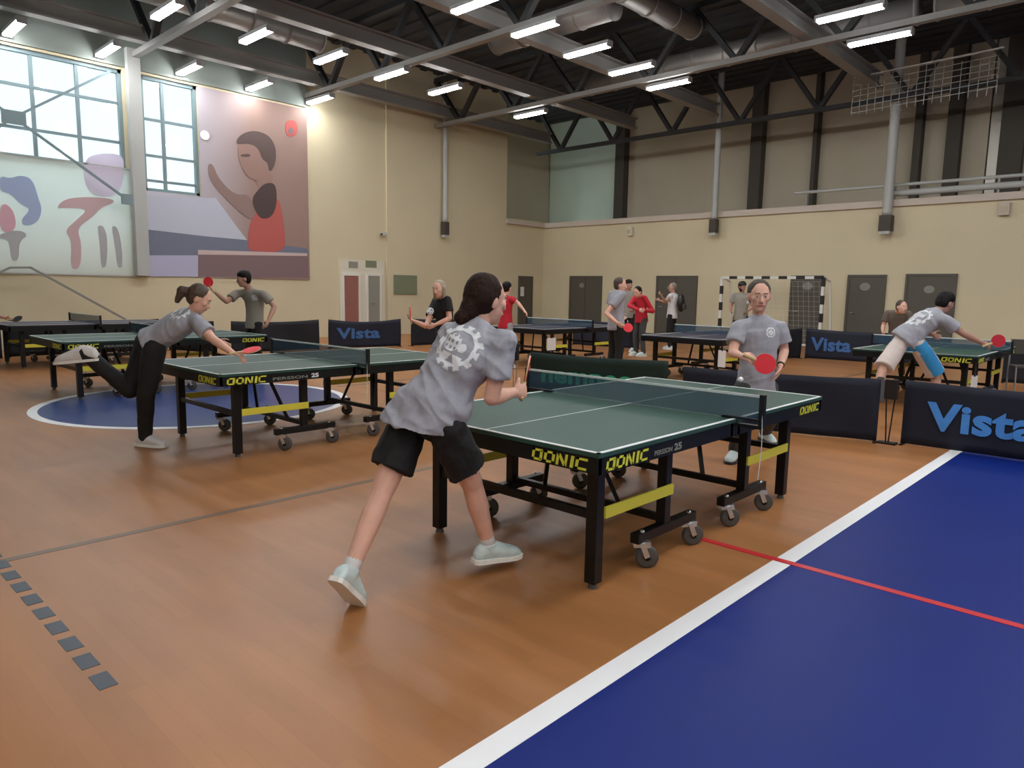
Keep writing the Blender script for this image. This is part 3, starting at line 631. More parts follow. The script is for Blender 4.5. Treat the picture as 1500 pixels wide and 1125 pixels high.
barrier((-15.2, 9.6), (-14.8, 11.5), .72, 'fabric_navy', 'navy barrier with faint blue lettering in front of the red and grey doors', 'Vista', 'print_dimblue', .26, .2, 1.15, .07, .012, .25)
barrier((-15.3, 7.2), (-15.22, 9.35), .72, 'fabric_black', 'black barrier behind the man who holds his bat up')
barrier((-14.75, 11.8), (-14.5, 13.9), .72, 'fabric_black', 'black barrier behind the fair-haired woman')
barrier((-16.95, 6.5), (-15.5, 6.9), .72, 'fabric_black', 'short black barrier standing askew near the left wall')
barrier((-16.9, .9), (-16.9, 3.3), .72, 'fabric_navy', 'navy barrier at the left edge behind the far left table', 'Vista', 'print_dimblue', .2, 1.1, .9, .02, .008, .2)
barrier((-16.95, 3.4), (-16.95, 6.3), .72, 'fabric_black', 'long dark barrier along the left wall behind the second table')
barrier((-2.3, 15.3), (-.2, 15.4), .72, 'fabric_black', 'dark barrier beyond the right rear table')
barrier((-12.6, 15.9), (-10.5, 16.1), .72, 'fabric_navy', 'dark barrier behind the left navy table of the back row')
def stand(p, H, lab, m_='table_steel'):
    r_ = empty('barrier_stand', p); tag(r_, lab, 'stand')
    for s in (-1, 1): MB().cap((s*.012, 0, .02), (s*.04, 0, H*.72), .007, .007, 8).build('pole', m_, r_)
    MB().box((-.06, -.02, H*.7), (.06, .02, H)).build('clamp', 'black_paint', r_, bevel=.004)
    MB().box((-.09, -.05, 0), (.09, .05, .02)).build('base_plate', 'table_steel', r_, bevel=.004)
stand(V((-2.10, 7.86, 0)), .66, 'thin dark V-shaped stand in the gap between two barriers')
stand(V((-6.62, 7.1, 0)), .78, 'thin chrome stand beside the green barrier, behind the woman player\'s hand', 'chrome')
# folding chair at the right edge
ch = empty('folding_chair', P(1503, 560, 11.2)*1); ch.location.z = 0; ch.rotation_euler.z = .4; tag(ch, 'grey metal folding chair at the right edge beyond the court', 'chair')
MB().box((-.2, -.2, .43), (.2, .2, .46)).build('seat', 'column_dark', ch, bevel=.01); MB().box((-.2, .19, .62), (.2, .22, .86)).build('backrest', 'column_dark', ch, bevel=.01)
for sx in (-.2, .2): MB().cap((sx, .22, 0), (sx, .2, .86), .012, .012).build('leg', 'steel_grey', ch); MB().cap((sx, -.22, 0), (sx, -.18, .45), .012, .012).build('leg', 'steel_grey', ch)

# ================================================================= people
def sstep(a, b_, x): t = max(0, min(1, (x-a)/(b_-a))); return t*t*(3-2*t)
def hand(mb, wr, hd, pn, side, s, curl=.6, fat=1.0):
    """palm with four fingers and a thumb; hd: towards the fingers, pn: palm faces, side: thumb side"""
    hd = hd.normalized(); pn = (pn-hd*pn.dot(hd)).normalized(); sd = side - hd*side.dot(hd) - pn*side.dot(pn); sd.normalize()
    L = .085*s
    mb.rings([(wr-hd*.02*s, sd*.026*s, pn*.02*s), (wr, sd*.027*s, pn*.019*s), (wr+hd*L*.35, sd*.036*s, pn*.017*s), (wr+hd*L*.8, sd*.041*s, pn*.014*s), (wr+hd*L, sd*.038*s, pn*.010*s)], 14)
    for k, (off, ln) in enumerate(((.030, .078), (.010, .086), (-.011, .080), (-.030, .062))):
        p = wr + hd*L*.86 + sd*off*s; d = (hd + sd*off*2.2).normalized(); r = .0092*s*fat; mb.cap(p-d*.02*s, p, r*1.05, r*1.05, 8)
        for j, fr in enumerate((.46, .30, .24)):
            a = curl*(.75 + .25*j)*(1+.08*k); d = (d*math.cos(a) + pn*math.sin(a)).normalized()
            q = p + d*ln*fr*s; mb.cap(p, q, r, r*.92, 8); p = q; r *= .92
    p = wr + hd*L*.22 + sd*.028*s; d = (hd*.75 + sd*.75 + pn*.25).normalized(); r = .0115*s*fat
    for fr in (.04, .032, .025):
        q = p + d*fr*s; mb.cap(p, q, r, r*.9, 8); p = q; r *= .9; d = (d + pn*curl*.55 + hd*.3 - sd*curl*.35).normalized()

def person(label, J, skin='skin', shirt='tee_grey', sleeve='short', pants='cotton_black', shorts=False, hair='hair_dark', hairstyle='short',
           face=None, shoe='shoe_pale', sole='shoe_sole', S_=1.0, vox=.011, headup=None, toeL=None, toeR=None, footnL=None, footnR=None, handR=None, handL=None, eyes=True, folds=.0, hem=.13, hemw=1.0, hemdir=None, hsc=1.06, shoesc=(1, 1), tee_fit=1.0, legfit=1.0, cat='person', clip=None):
    s = S_
    root = empty('person', (J['pel'].x, J['pel'].y, 0)); tag(root, label, 'person'); O = root.location.copy()
    pel, nk, hdp = J['pel'], J['neck'], J['head']
    hipL, hipR, shL, shR = J['hipL'], J['hipR'], J['shL'], J['shR']
    hA = (hipR-hipL).normalized(); sA = (shR-shL).normalized()
    spine = (nk-pel); chest = J.get('chest', pel + spine*.62 - (hA+sA).cross(spine).normalized()*(0))
    def ring(c, t, wa, wb, k):
        A = (hA*(1-k)+sA*k).normalized(); A = (A-t*A.dot(t)).normalized(); return (c, A*wa*s, t.cross(A)*wb*s)
    t0 = (chest-pel).normalized(); t1 = (nk-chest).normalized(); tm = (t0+t1).normalized()
    mb = MB()
    # torso
    shm = (shL+shR)/2
    mb.rings([ring(pel-t0*.09*s, t0, .10, .085, 0), ring(pel-t0*.03*s, t0, .150, .108, 0), ring(pel+t0*.05*s, t0, .148, .105, 0), ring(pel.lerp(chest, .5), t0, .128, .092, .5), ring(chest, tm, .152, .108, .8), ring(chest.lerp(nk, .55), t1, .155, .098, 1), ring(chest.lerp(nk, .85), t1, .11, .078, 1), ring(nk, t1, .062, .060, 1)], 18)
    for a in (shL, shR): mb.cap(a, nk-t1*.05*s, .05*s, .05*s)
    # neck + head
    fd = face.normalized(); hu = headup or (hdp-nk).normalized(); hu = (hu-fd*hu.dot(fd)).normalized(); hs = fd.cross(hu)
    mb.cap(nk-t1*.02*s, hdp-hu*.03*s-fd*.015*s, .058*s, .052*s, 14)
    H = s*hsc
    mb.ell(hdp+hu*.022*H-fd*.008*H, hs*.077*H, fd*.094*H, hu*.098*H, 20, 12)
    mb.ell(hdp-hu*.035*H+fd*.018*H, hs*.062*H, fd*.070*H, hu*.085*H, 18, 10)
    mb.ell(hdp-hu*.092*H+fd*.052*H, hs*.030*H, fd*.028*H, hu*.024*H, 12, 7)           # chin
    mb.cap(hdp+hu*.008*H+fd*.086*H, hdp-hu*.030*H+fd*.102*H, .009*H, .013*H, 10)        # nose
    mb.cap(hdp-hu*.034*H+fd*.090*H-hs*.012*H, hdp-hu*.034*H+fd*.090*H+hs*.012*H, .008*H, .008*H, 8)
    mb.cap(hdp+hu*.026*H+fd*.078*H-hs*.035*H, hdp+hu*.026*H+fd*.078*H+hs*.035*H, .012*H, .012*H, 8)   # brow
    mb.cap(hdp-hu*.060*H+fd*.080*H-hs*.018*H, hdp-hu*.060*H+fd*.080*H+hs*.018*H, .010*H, .010*H, 8)   # mouth
    for q in (-1, 1):
        mb.ell(hdp-hu*.012*H+fd*.056*H+hs*q*.040*H, hs*.026*H, fd*.026*H, hu*.028*H, 10, 6)            # cheek
        mb.ell(hdp-hu*.006*H-fd*.008*H+hs*q*.078*H, hs*.012*H, fd*.020*H, hu*.033*H, 10, 6)            # ear
    # arms
    for side, sh in (('L', shL), ('R', shR)):
        el, wr = J['el'+side], J['wr'+side]
        mb.cap(sh, sh.lerp(el, .5), .052*s, .046*s, 12); mb.cap(sh.lerp(el, .5), el, .046*s, .038*s, 12)
        mb.cap(el, el.lerp(wr, .35), .039*s, .040*s, 12); mb.cap(el.lerp(wr, .35), wr, .040*s, .025*s, 12)
        spec = (handR if side == 'R' else handL) or {}
        hd_ = spec.get('dir', (wr-el).normalized()); pn = spec.get('palm', None)
        if pn is None:
            pn = (J['pel'].lerp(nk, .5)-wr); pn = pn.normalized()
        sd = spec.get('thumb', (UP if abs(hd_.z) < .7 else fd))
        hand(mb, wr, hd_, pn, sd, s, spec.get('curl', .45))
    # legs
    for side, hp in (('L', hipL), ('R', hipR)):
        kn, an = J['kn'+side], J['an'+side]
        mb.cap(hp, hp.lerp(kn, .45), .083*s, .078*s, 14); mb.cap(hp.lerp(kn, .45), kn, .078*s, .056*s, 14)
        mb.cap(kn, kn.lerp(an, .3), .054*s, .057*s, 14); mb.cap(kn.lerp(an, .3), an, .057*s, .036*s, 14)
        td = (toeL if side == 'L' else toeR); mb.cap(an, an+td*.02*s, .035*s, .03*s, 10)
    mb.remesh('body', skin, root, vox, 2, origin=O)
    # shirt
    f = tee_fit; sb = MB()
    th = (t0*.3+hemdir*.7).normalized() if hemdir else t0; thm = (t0+th).normalized()
    rs = [ring(pel-t0*hem*s, th, .178*f*hemw, .140*f*hemw, 0), ring(pel-t0*hem*.6*s, thm, .181*f*hemw, .141*f*hemw, 0), ring(pel+t0*.03*s, t0, .172*f*(hemw*.6+.4), .130*f*(hemw*.6+.4), .1), ring(pel.lerp(chest, .5), t0, .160*f, .122*f, .5), ring(chest, tm, .178*f, .130*f, .8), ring(chest.lerp(nk, .5), t1, .178*f, .118*f, 1), ring(chest.lerp(nk, .84), t1, .125*f, .092*f, 1), ring(nk+t1*.012*s, t1, .072, .070, 1)]
    sb.rings(rs, 22)
    for side, sh in (('L', shL), ('R', shR)):
        el, wr = J['el'+side], J['wr'+side]
        sb.cap(sh, nk-t1*.045*s, .066*s, .056*s, 14)
        if sleeve == 'long': sb.cap(sh, el, .066*s, .054*s, 14); sb.cap(el, wr, .054*s, .038*s, 14)
        else:
            e2 = sh.lerp(el, .62); sb.cap(sh, sh.lerp(el, .12), .068*s, .07*s, 14); sb.cap(sh.lerp(el, .02), e2, .070*s, .078*s, 16, True)
    so = sb.remesh('shirt', shirt, root, vox*1.0, 4, folds, .11, origin=O)
    def wrinkle(ob, ax, amp, fa, fc):
        ax = ax.normalized()
        ns = [v.normal.copy() for v in ob.data.vertices]
        for v, vn in zip(ob.data.vertices, ns):
            c = v.co.copy(); al = c.dot(ax); cr = c-ax*al
            n_ = mnoise.noise(cr*fc + ax*al*fa + V((3, 7, 1))); n2_ = mnoise.noise(cr*fc*.6 + ax*al*fa*.45)
            v.co = c + vn*amp*((1-2*abs(n_))*.6 + n2_ - .3)
        ob.data.update()
    if folds: wrinkle(so, t0+hA*.35, folds*.5, 17, 5)
    # trousers or shorts
    pb = MB(); lf = legfit
    pb.rings([ring(pel-t0*.11*s, t0, .11, .10, 0), ring(pel-t0*.05*s, t0, .163, .122, 0), ring(pel+t0*.06*s, t0, .160, .116, 0), ring(pel+t0*.10*s, t0, .145, .104, 0)], 18)
    for side, hp in (('L', hipL), ('R', hipR)):
        kn, an = J['kn'+side], J['an'+side]
        if shorts:
            pb.cap(hp, hp.lerp(kn, .35), .094*s, .100*s*lf, 16); pb.cap(hp.lerp(kn, .18), hp.lerp(kn, shorts), .100*s*lf, .106*s*lf, 18, True)
        else:
            pb.cap(hp, kn, .096*s*lf, .072*s*lf, 16); pb.cap(kn, an+UP*.0, .072*s*lf, .056*s*lf, 16)
    po = pb.remesh('shorts' if shorts else 'trousers', pants, root, vox, 3, folds*.8, .12, origin=O)
    if folds: wrinkle(po, hA, folds*.35, 14, 6)
    # shoes
    for side in 'LR':
        an = J['an'+side]; td = (toeL if side == 'L' else toeR).normalized(); fn = (footnL if side == 'L' else footnR) or (UP-td*UP.dot(td)); fn = (fn-td*fn.dot(td)).normalized(); sd = td.cross(fn)
        b0 = an - fn*.088*s; ks = shoesc[0 if side == 'L' else 1]; leg_ = (J['kn'+side]-an).normalized()
        if shorts: MB().cap(an-leg_*.01*s-O, an+leg_*.085*s-O, .042*s, .040*s, 14, True).build('sock', 'cotton_white', root, True)
        sh_ = MB(); rr = []
        for t, wd, ht in ((-.085, .020, .040), (-.07, .036, .074), (-.03, .043, .098), (.015, .044, .104), (.055, .045, .088), (.10, .050, .070), (.145, .049, .055), (.18, .038, .040), (.20, .018, .020)):
            rr.append((b0+td*t*s*ks+fn*(ht*ks/2+.012)*s, sd*wd*s*ks, fn*(ht*ks/2+.006)*s))
        sh_.rings(rr, 14); sh_.cap(an-fn*.035*s, an+leg_*.022*s, .044*s, .046*s, 14, True)
        shoe_o = sh_.remesh('shoe', shoe, root, max(vox*.8, .006), 2, origin=O)
        sl = MB(); rr = []
        for t, wd in ((-.092, .024), (-.078, .040), (-.03, .047), (.03, .046), (.10, .054), (.15, .053), (.188, .040), (.206, .022)): rr.append((t, wd))
        n0 = len(sl.v); pts = [(t, w_) for t, w_ in rr] + [(t, -w_) for t, w_ in reversed(rr)]
        for z in (0, .024):
            for t, w_ in pts: sl.v.append(tuple(b0+td*t*s*ks+sd*w_*s*ks+fn*z*s-O))
        n = len(pts); sl.f.append(tuple(range(n))); sl.f.append(tuple(range(n, 2*n)))
        for i in range(n): j = (i+1) % n; sl.f.append((i, j, n+j, n+i))
        sl.build('sole', sole, shoe_o)
    # hair
    hb = MB()
    if hairstyle != 'none':
        hb.ell(hdp+hu*.040*H-fd*.024*H, hs*.086*H, fd*.092*H, hu*.092*H, 20, 12)
        hb.ell(hdp+hu*.005*H-fd*.045*H, hs*.080*H, fd*.066*H, hu*.085*H, 18, 10)
        if hairstyle == 'bun':
            hb.ell(hdp+hu*.02*H-fd*.035*H, hs*.092*H, fd*.085*H, hu*.095*H, 18, 10)
            hb.cap(hdp-hu*.02*H-fd*.075*H, hdp-hu*.055*H-fd*.095*H, .055*H, .05*H, 14); hb.cap(hdp-hu*.06*H-fd*.09*H, hdp-hu*.085*H-fd*.135*H, .042*H, .036*H, 14)
        if hairstyle == 'pony':
            hb.cap(hdp+hu*.03*H-fd*.10*H, hdp+hu*.0*H-fd*.15*H, .03*H, .045*H); hb.cap(hdp+hu*.0*H-fd*.15*H, hdp-hu*.10*H-fd*.15*H, .045*H, .022*H)
        if hairstyle == 'long':
            for q in (-1, 1): hb.cap(hdp+hu*.02*H+hs*q*.065*H-fd*.01*H, hdp-hu*.12*H+hs*q*.075*H-fd*.02*H, .04*H, .032*H, 12)
            hb.cap(hdp-fd*.06*H, hdp-hu*.15*H-fd*.075*H, .075*H, .06*H, 14)
        if hairstyle == 'mop': hb.ell(hdp+hu*.065*H-fd*.01*H, hs*.09*H, fd*.10*H, hu*.075*H, 18, 10)
        hb.remesh('hair', hair, root, max(vox*.8, .006), 2, .006, .03, origin=O)
        if hairstyle == 'cap':
            pass
    if eyes:
        e_ = MB(); i_ = MB(); l_ = MB()
        for q in (-1, 1):
            c = hdp+hu*.008*H+fd*.080*H+hs*q*.031*H; e_.ell(c-O, hs*.013*H, fd*.008*H, hu*.007*H, 10, 6); i_.ell(c+fd*.006*H-O, hs*.006*H, fd*.004*H, hu*.006*H, 8, 5)
            i_.cap(hdp+hu*.031*H+fd*.090*H+hs*q*.018*H-O, hdp+hu*.031*H+fd*.082*H+hs*q*.045*H-O, .0035*H, .003*H, 6)
        e_.build('eyes', 'eye_white', root, True); i_.build('irises_and_brows', 'eye_dark', root, True)
        l_.ell(hdp-hu*.060*H+fd*.089*H-O, hs*.027*H, fd*.006*H, hu*.0065*H, 12, 6); l_.build('lips', 'lip', root, True)
    root['O'] = 0; del root['O']
    return root, so, po

def decal(root, so, centre, nrm, up, fn_, size, m_, cell=.005, name='shirt_print', off=.0025):
    """cells of a flat print laid onto the cloth: fn_(u, v) says where there is ink"""
    O = root.location; bvh = BVHTree.FromObject(so, bpy.context.evaluated_depsgraph_get())
    n = nrm.normalized(); u = (up-n*up.dot(n)).normalized(); r = u.cross(n)
    cp = V((0, 0, CH)); h0 = bvh.ray_cast(cp-O, (centre-cp).normalized(), 60)
    if h0[0] is not None: centre = h0[0]+O
    N = int(size/cell); idx = {}; mb = MB()
    def vert(i, j):
        if (i, j) in idx: return idx[(i, j)]
        p = centre-O + r*(i*cell) + u*(j*cell) + n*.25
        h = bvh.ray_cast(p, -n, .6)
        k = None
        if h[0] is not None: k = len(mb.v); mb.v.append(tuple(h[0]+h[1]*off))
        idx[(i, j)] = k; return k
    for i in range(-N, N):
        for j in range(-N, N):
            if fn_((i+.5)*cell, (j+.5)*cell):
                q = [vert(i, j), vert(i+1, j), vert(i+1, j+1), vert(i, j+1)]
                if None not in q: mb.f.append(tuple(q))
    if mb.f:
        me = bpy.data.meshes.new(name); me.from_pydata(mb.v, [], mb.f); me.update(); return link(name, me, m_, so, True)
def gear(R):
    def f(x, y):
        r = math.hypot(x, y); a = math.atan2(y, x); k = R/.115
        outer = R*(1.0 if math.cos(a*12) > -.15 else .84)
        if r > outer: return False
        if r > R*.70: return True
        # hemisphere-like mask at left, a disc at right, a wedge below
        if math.hypot(x-.030*k, y-.004*k) < .022*k: return True
        if math.hypot(x+.030*k, y-.012*k) < .044*k and (math.sin(x*260/k)+math.sin(y*210/k+1)) > -.6: return True
        if -.075*k < y < -.040*k and abs(x) < .055*k and not abs(x) < (-y-.036*k)*.6: return True
        return False
    return f
def badge(R):
    return lambda x, y: (math.hypot(x, y) < R and not (R*.55 < math.hypot(x, y) < R*.70) and not (abs(x-y) < R*.10 and math.hypot(x, y) < R*.5))
def bat(grip, bdir, bn, label, face='rubber_red', back='rubber_black', R=.077, k=1.0):
    bdir = bdir.normalized(); bn = (bn-bdir*bn.dot(bdir)).normalized(); sd = bdir.cross(bn)
    root = empty('table_tennis_bat', grip); tag(root, label, 'bat', None)
    c = bdir*(.05+R)*k; R = R*k
    def disc(e0, e1, rr): return MB().rings([(c+bn*e0, sd*rr, bdir*rr*1.03), (c+bn*e1, sd*rr, bdir*rr*1.03)], 32)
    bl_ = disc(-.0035, .0035, R).build('blade', 'wood_light', root); disc(.0035, .0065, R*.985).build('rubber_face', face, root); disc(-.0065, -.0035, R*.985).build('rubber_back', back, root)
    MB().rings([(-bdir*.055, sd*.017, bn*.012), (-bdir*.05, sd*.0175, bn*.0125), (V((0, 0, 0)), sd*.013, bn*.0105), (bdir*.05, sd*.015, bn*.010), (bdir*.062, sd*.02, bn*.0055)], 14).build('handle', 'wood_light', root, True)
    return root

# --- template for upright background figures
def upright(x, y, h, fdir, lean=0.0, crouch=0.0, spread=.12, over=None):
    k = h/1.75; fd = V(fdir).normalized(); fd.z = 0; fd.normalize(); rt = fd.cross(UP); B = V((x, y, 0))
    def L(a, b_, c): return B + rt*a*k + fd*b_*k + UP*c*k
    pz = .95-crouch; J = {'pel': L(0, -lean*.25, pz)}
    J['hipL'] = L(-.09, -lean*.25, pz-.05); J['hipR'] = L(.09, -lean*.25, pz-.05)
    sp = .53; nx, nz = math.sin(lean)*sp, math.cos(lean)*sp
    J['neck'] = L(0, -lean*.25+nx, pz+nz); J['chest'] = L(0, -lean*.25+nx*.6-.01, pz+nz*.62)
    J['shL'] = L(-.18, -lean*.25+nx*.88, pz+nz*.88); J['shR'] = L(.18, -lean*.25+nx*.88, pz+nz*.88)
    J['head'] = L(0, -lean*.25+nx*1.12+.03, pz+nz+.155)
    kz = .5-crouch*.35; kf = .02+crouch*.75
    J['knL'] = L(-spread, kf, kz); J['knR'] = L(spread, kf, kz); J['anL'] = L(-spread-.02, -.03, .09/k); J['anR'] = L(spread+.02, -.03, .09/k)
    J['elL'] = L(-.25, -lean*.25+nx*.8, pz+nz-.33); J['elR'] = L(.25, -lean*.25+nx*.8, pz+nz-.33)
    J['wrL'] = L(-.2, nx+.16, pz+nz-.42); J['wrR'] = L(.2, nx+.16, pz+nz-.42)
    if over:
        for key, val in over.items(): J[key] = val
    return J, fd, k
def at(px, d): p = P(px, 430, d); return p.x, p.y

# ---- 1: the woman in the foreground
J = {'pel': P(628, 604, 3.46), 'hipL': P(602, 612, 3.52), 'hipR': P(654, 624, 3.40), 'chest': P(674, 528, 3.47), 'neck': P(702, 474, 3.50), 'head': P(713, 440, 3.50),
     'shL': P(662, 492, 3.63), 'shR': P(737, 506, 3.38), 'elR': P(720, 583, 3.40), 'wrR': P(753, 575, 3.60), 'elL': P(690, 560, 3.83), 'wrL': P(716, 545, 3.98),
     'knL': P(560, 720, 3.42), 'anL': P(512, 838, 3.28), 'knR': P(692, 710, 3.60), 'anR': P(716, 799, 3.75)}
tL = dirn(.22, .55, -.62); tR = dirn(.86, .5, -.04)
fd1 = dirn(.80, .60, -.05)
bp = P(766, 572, 3.66); bdir = dirn(.16, .62, .72)
pr, so, po = person('woman in grey tee with white gear print and black shorts in the foreground', J, 'skin', 'tee_grey', 'short', 'cotton_black', .70, 'hair_dark', 'bun', fd1,
    'shoe_pale', 'shoe_sole', .98, .0058, headup=V((.05, 0, 1)), toeL=tL, toeR=tR, handR={'dir': dirn(.75, .66, .05), 'palm': dirn(-.65, .7, -.1), 'thumb': V((0, 0, 1)), 'curl': 1.05}, handL={'curl': .5, 'palm': dirn(.3, -.5, -.3)}, folds=.035, hem=.10, hemw=1.17, hemdir=dirn(.12, .1, 1), tee_fit=1.04, legfit=1.0)
nb = -( (J['shR']-J['shL']).cross(J['neck']-J['pel']) ).normalized()
if nb.dot(FWD) > 0: nb = -nb
decal(pr, so, P(669, 508, 3.4), (nb+(-FWD)*.6).normalized(), (J['neck']-J['pel']), gear(.118), .125, 'print_white', .0045)
bat(bp, bdir, dirn(.97, -.1, -.25), 'bat seen edge-on in the hand of the woman in black shorts')

# ---- 2: the opponent
J = {'pel': P(1108, 560, 6.35), 'hipL': P(1124, 568, 6.38), 'hipR': P(1092, 568, 6.32), 'chest': P(1111, 505, 6.32), 'neck': P(1112, 463, 6.28), 'head': P(1112, 434, 6.22),
     'shR': P(1082, 481, 6.26), 'shL': P(1142, 482, 6.32), 'elR': P(1073, 517, 6.16), 'wrR': P(1085, 521, 5.93), 'elL': P(1149, 514, 6.36), 'wrL': P(1143, 537, 6.18)}
gR = hit(1075, 676, 2, 0); gL = hit(1120, 647, 2, 0)
J['anR'] = gR+V((-.02, .05, .09)); J['anL'] = gL+V((0, 0, .10)); J['knR'] = (J['hipR']+J['anR'])/2 + dirn(-.1, -.5, .0)*.10; J['knL'] = (J['hipL']+J['anL'])/2 + dirn(.1, -.6, 0)*.12
pr, so, po = person('balding man in grey tee with round chest badge beyond the foreground table', J, 'skin', 'tee_grey', 'short', 'trouser_grey', False, 'hair_short', 'short', dirn(-.12, -1, -.10),
    'shoe_pale', 'shoe_dark', 1.02, .0085, hsc=1.12, headup=V((0, 0, 1)), toeL=dirn(.1, -.9), toeR=dirn(-.5, -.8), handR={'dir': dirn(.75, -.55, -.15), 'palm': dirn(.2, .5, -.6), 'curl': .9, 'thumb': V((0, 0, 1))}, handL={'dir': dirn(-.30, -.2, -.9), 'palm': dirn(-.8, .1, 0), 'thumb': dirn(-.3, -.8, 0), 'curl': .35}, folds=.016, hem=.12)
decal(pr, so, P(1129, 487, 6.0), -FWD, UP, badge(.045), .05, 'print_white', .006)
wb_ = MB(); wv = (J['wrL']-J['elL']).normalized(); wb_.cap(J['wrL']-wv*.035-pr.location, J['wrL']-wv*.015-pr.location, .033, .032, 14, True); wb_.build('wristband', 'black_paint', pr)
bat(P(1098, 523, 5.87), dirn(.86, -.15, -.36), -FWD+RGT*.05, 'red bat held flat towards the camera by the balding man', R=.085)
bb = P(1085, 556, 5.3); tag(MB().ell(V((0, 0, 0)), V((.02, 0, 0)), V((0, .02, 0)), V((0, 0, .02)), 20, 12).build('table_tennis_ball', 'ball', None, True), 'white ball in flight over the foreground table', 'ball').location = bb

# ---- 3: woman leaning on the left table
J = {'pel': P(222, 500, 6.45), 'hipL': P(214, 508, 6.55), 'hipR': P(226, 512, 6.36), 'chest': P(258, 478, 6.42), 'neck': P(287, 460, 6.38), 'head': P(292, 438, 6.34),
     'shL': P(276, 468, 6.56), 'shR': P(292, 474, 6.24), 'elR': P(312, 497, 6.18), 'wrR': P(341, 517, 6.12), 'elL': P(296, 490, 6.62), 'wrL': P(318, 500, 6.66),
     'knL': P(190, 572, 6.52), 'anL': P(124, 516, 6.36), 'knR': P(214, 578, 6.42)}
g3 = hit(213, 654, 2, 0); J['anR'] = V((g3.x, g3.y, .09))
pr, so, po = person('woman in grey tee and black trousers leaning over left table, leg kicked back', J, 'skin', 'tee_grey', 'short', 'cotton_black', False, 'hair_brown', 'pony', dirn(.85, .2, -.45),
    'cotton_white', 'shoe_sole', .97, .009, headup=V((0, 0, 1)), toeL=dirn(-.95, -.1, -.10), footnL=V((0, 0, 1)), toeR=dirn(.95, -.2), handR={'dir': dirn(.9, -.1, -.2), 'palm': V((0, 0, -1)), 'curl': .8, 'thumb': dirn(0, 1)}, folds=.016, hem=.02, legfit=1.12, shoesc=(1.35, 1.1))
decal(pr, so, P(266, 455, 6.3), V((0, 0, 1))+(-FWD)*.3, dirn(1, 0, .3), gear(.10), .11, 'print_white', .008)
bat(P(346, 517, 6.10), dirn(.8, .15, .16), V((0, 0, 1))-FWD*.25, 'pink-red bat laid almost flat over the left table')

# ---- 4: man at the back left with raised bat
x, y = at(372, 11.4)
J, fd, k = upright(x, y, 1.74, (-.1, -1, 0), over={'head': P(357, 409, 11.2), 'neck': P(364, 424, 11.3), 'shR': P(347, 430, 11.35), 'shL': P(386, 431, 11.25), 'elR': P(332, 442, 11.2), 'wrR': P(314, 427, 11.05), 'elL': P(402, 449, 11.3), 'wrL': P(393, 470, 11.15)})
pr, so, po = person('dark-haired man in an olive-grey tee raising a red bat at the back left', J, 'skin_tan', 'tee_olive', 'short', 'cotton_black', False, 'hair_black', 'mop', dirn(-.85, -.45, -.1), S_=1.0, vox=.013, headup=V((0, 0, 1)), toeL=fd, toeR=fd)
decal(pr, so, P(373, 436, 11.0), -FWD, UP, badge(.045), .05, 'print_white', .01)
bat(P(311, 424, 11.0), dirn(-.45, 0, .9), -FWD, 'red bat raised beside the banner by the man at the back left')

# ---- 5: fair-haired woman in black
x, y = at(650, 10.1)
J, fd, k = upright(x, y, 1.66, (-.3, -1, 0), lean=.12, over={'elR': P(624, 478, 10.0), 'wrR': P(606, 470, 9.8)})
J['head'] = P(643, 424, 9.95)
pr, so, po = person('smiling fair-haired woman in a black tee standing behind the left table', J, 'skin', 'cotton_black', 'short', 'cotton_black', False, 'hair_fair', 'long', dirn(-.45, -.85, -.1), S_=.96, vox=.012, headup=V((0, 0, 1)), toeL=fd, toeR=fd)
decal(pr, so, P(630, 456, 9.7), -FWD, UP, badge(.05), .055, 'print_white', .01)
bat(P(602, 469, 9.75), dirn(-.05, -.3, .9), RGT+FWD*.1, 'bat seen edge-on in the hand of the woman in black')

# ---- 6: player in red, seen from behind
x, y = at(741, 13.7)
J, fd, k = upright(x, y, 1.64, (.1, 1, 0), over={'elR': P(758, 443, 13.6), 'wrR': P(768, 455, 13.5)})
person('player in bright red tee and light trousers at the left back table', J, 'skin', 'cotton_red', 'short', 'trouser_light', False, 'hair_black', 'mop', dirn(.5, .8), S_=.93, vox=.014, headup=UP, toeL=fd, toeR=fd, eyes=False)

# ---- 7: man with a red bat, grey tee
x, y = at(904, 12.2)
J, fd, k = upright(x, y, 1.80, (.5, 1, 0), over={'elR': P(888, 459, 12.05), 'wrR': P(904, 473, 11.9), 'head': P(909, 418, 12.15)})
pr, so, po = person('young man in pale grey tee with a red bat near the back tables', J, 'skin', 'tee_grey', 'short', 'cotton_black', False, 'hair_brown', 'short', dirn(.9, -.2), S_=1.02, vox=.012, headup=UP, toeL=fd, toeR=fd)
bat(P(910, 475, 11.85), dirn(.75, -.1, -.35), -FWD+UP*.3, 'red bat held low by the young man near the back tables')

# ---- 8 / 9 / 10 / 11 / 12
x, y = at(921, 18.0); J, fd, k = upright(x, y, 1.80, (.3, -1, 0))
person('dark-haired man in brownish tee half hidden behind the man in red sweater', J, 'skin_tan', 'tee_olive', 'short', 'cotton_black', False, 'hair_black', 'mop', dirn(.4, -.8), S_=1.0, vox=.015, headup=UP, toeL=fd, toeR=fd)
x, y = at(939, 16.8); J, fd, k = upright(x, y, 1.70, (-.3, -1, 0), lean=.15, over={'elL': P(956, 456, 16.7), 'wrL': P(944, 455, 16.4), 'elR': P(922, 448, 16.6), 'wrR': P(936, 454, 16.3)})
J['head'] = P(934, 428, 16.5)
person('man in a long-sleeved red sweater and grey trousers looking down at his hands', J, 'skin', 'cotton_red', 'long', 'trouser_grey', False, 'hair_black', 'short', dirn(-.6, -.6, -.35), S_=1.0, vox=.014, headup=dirn(-.3, -.3, .9), toeL=fd, toeR=fd)
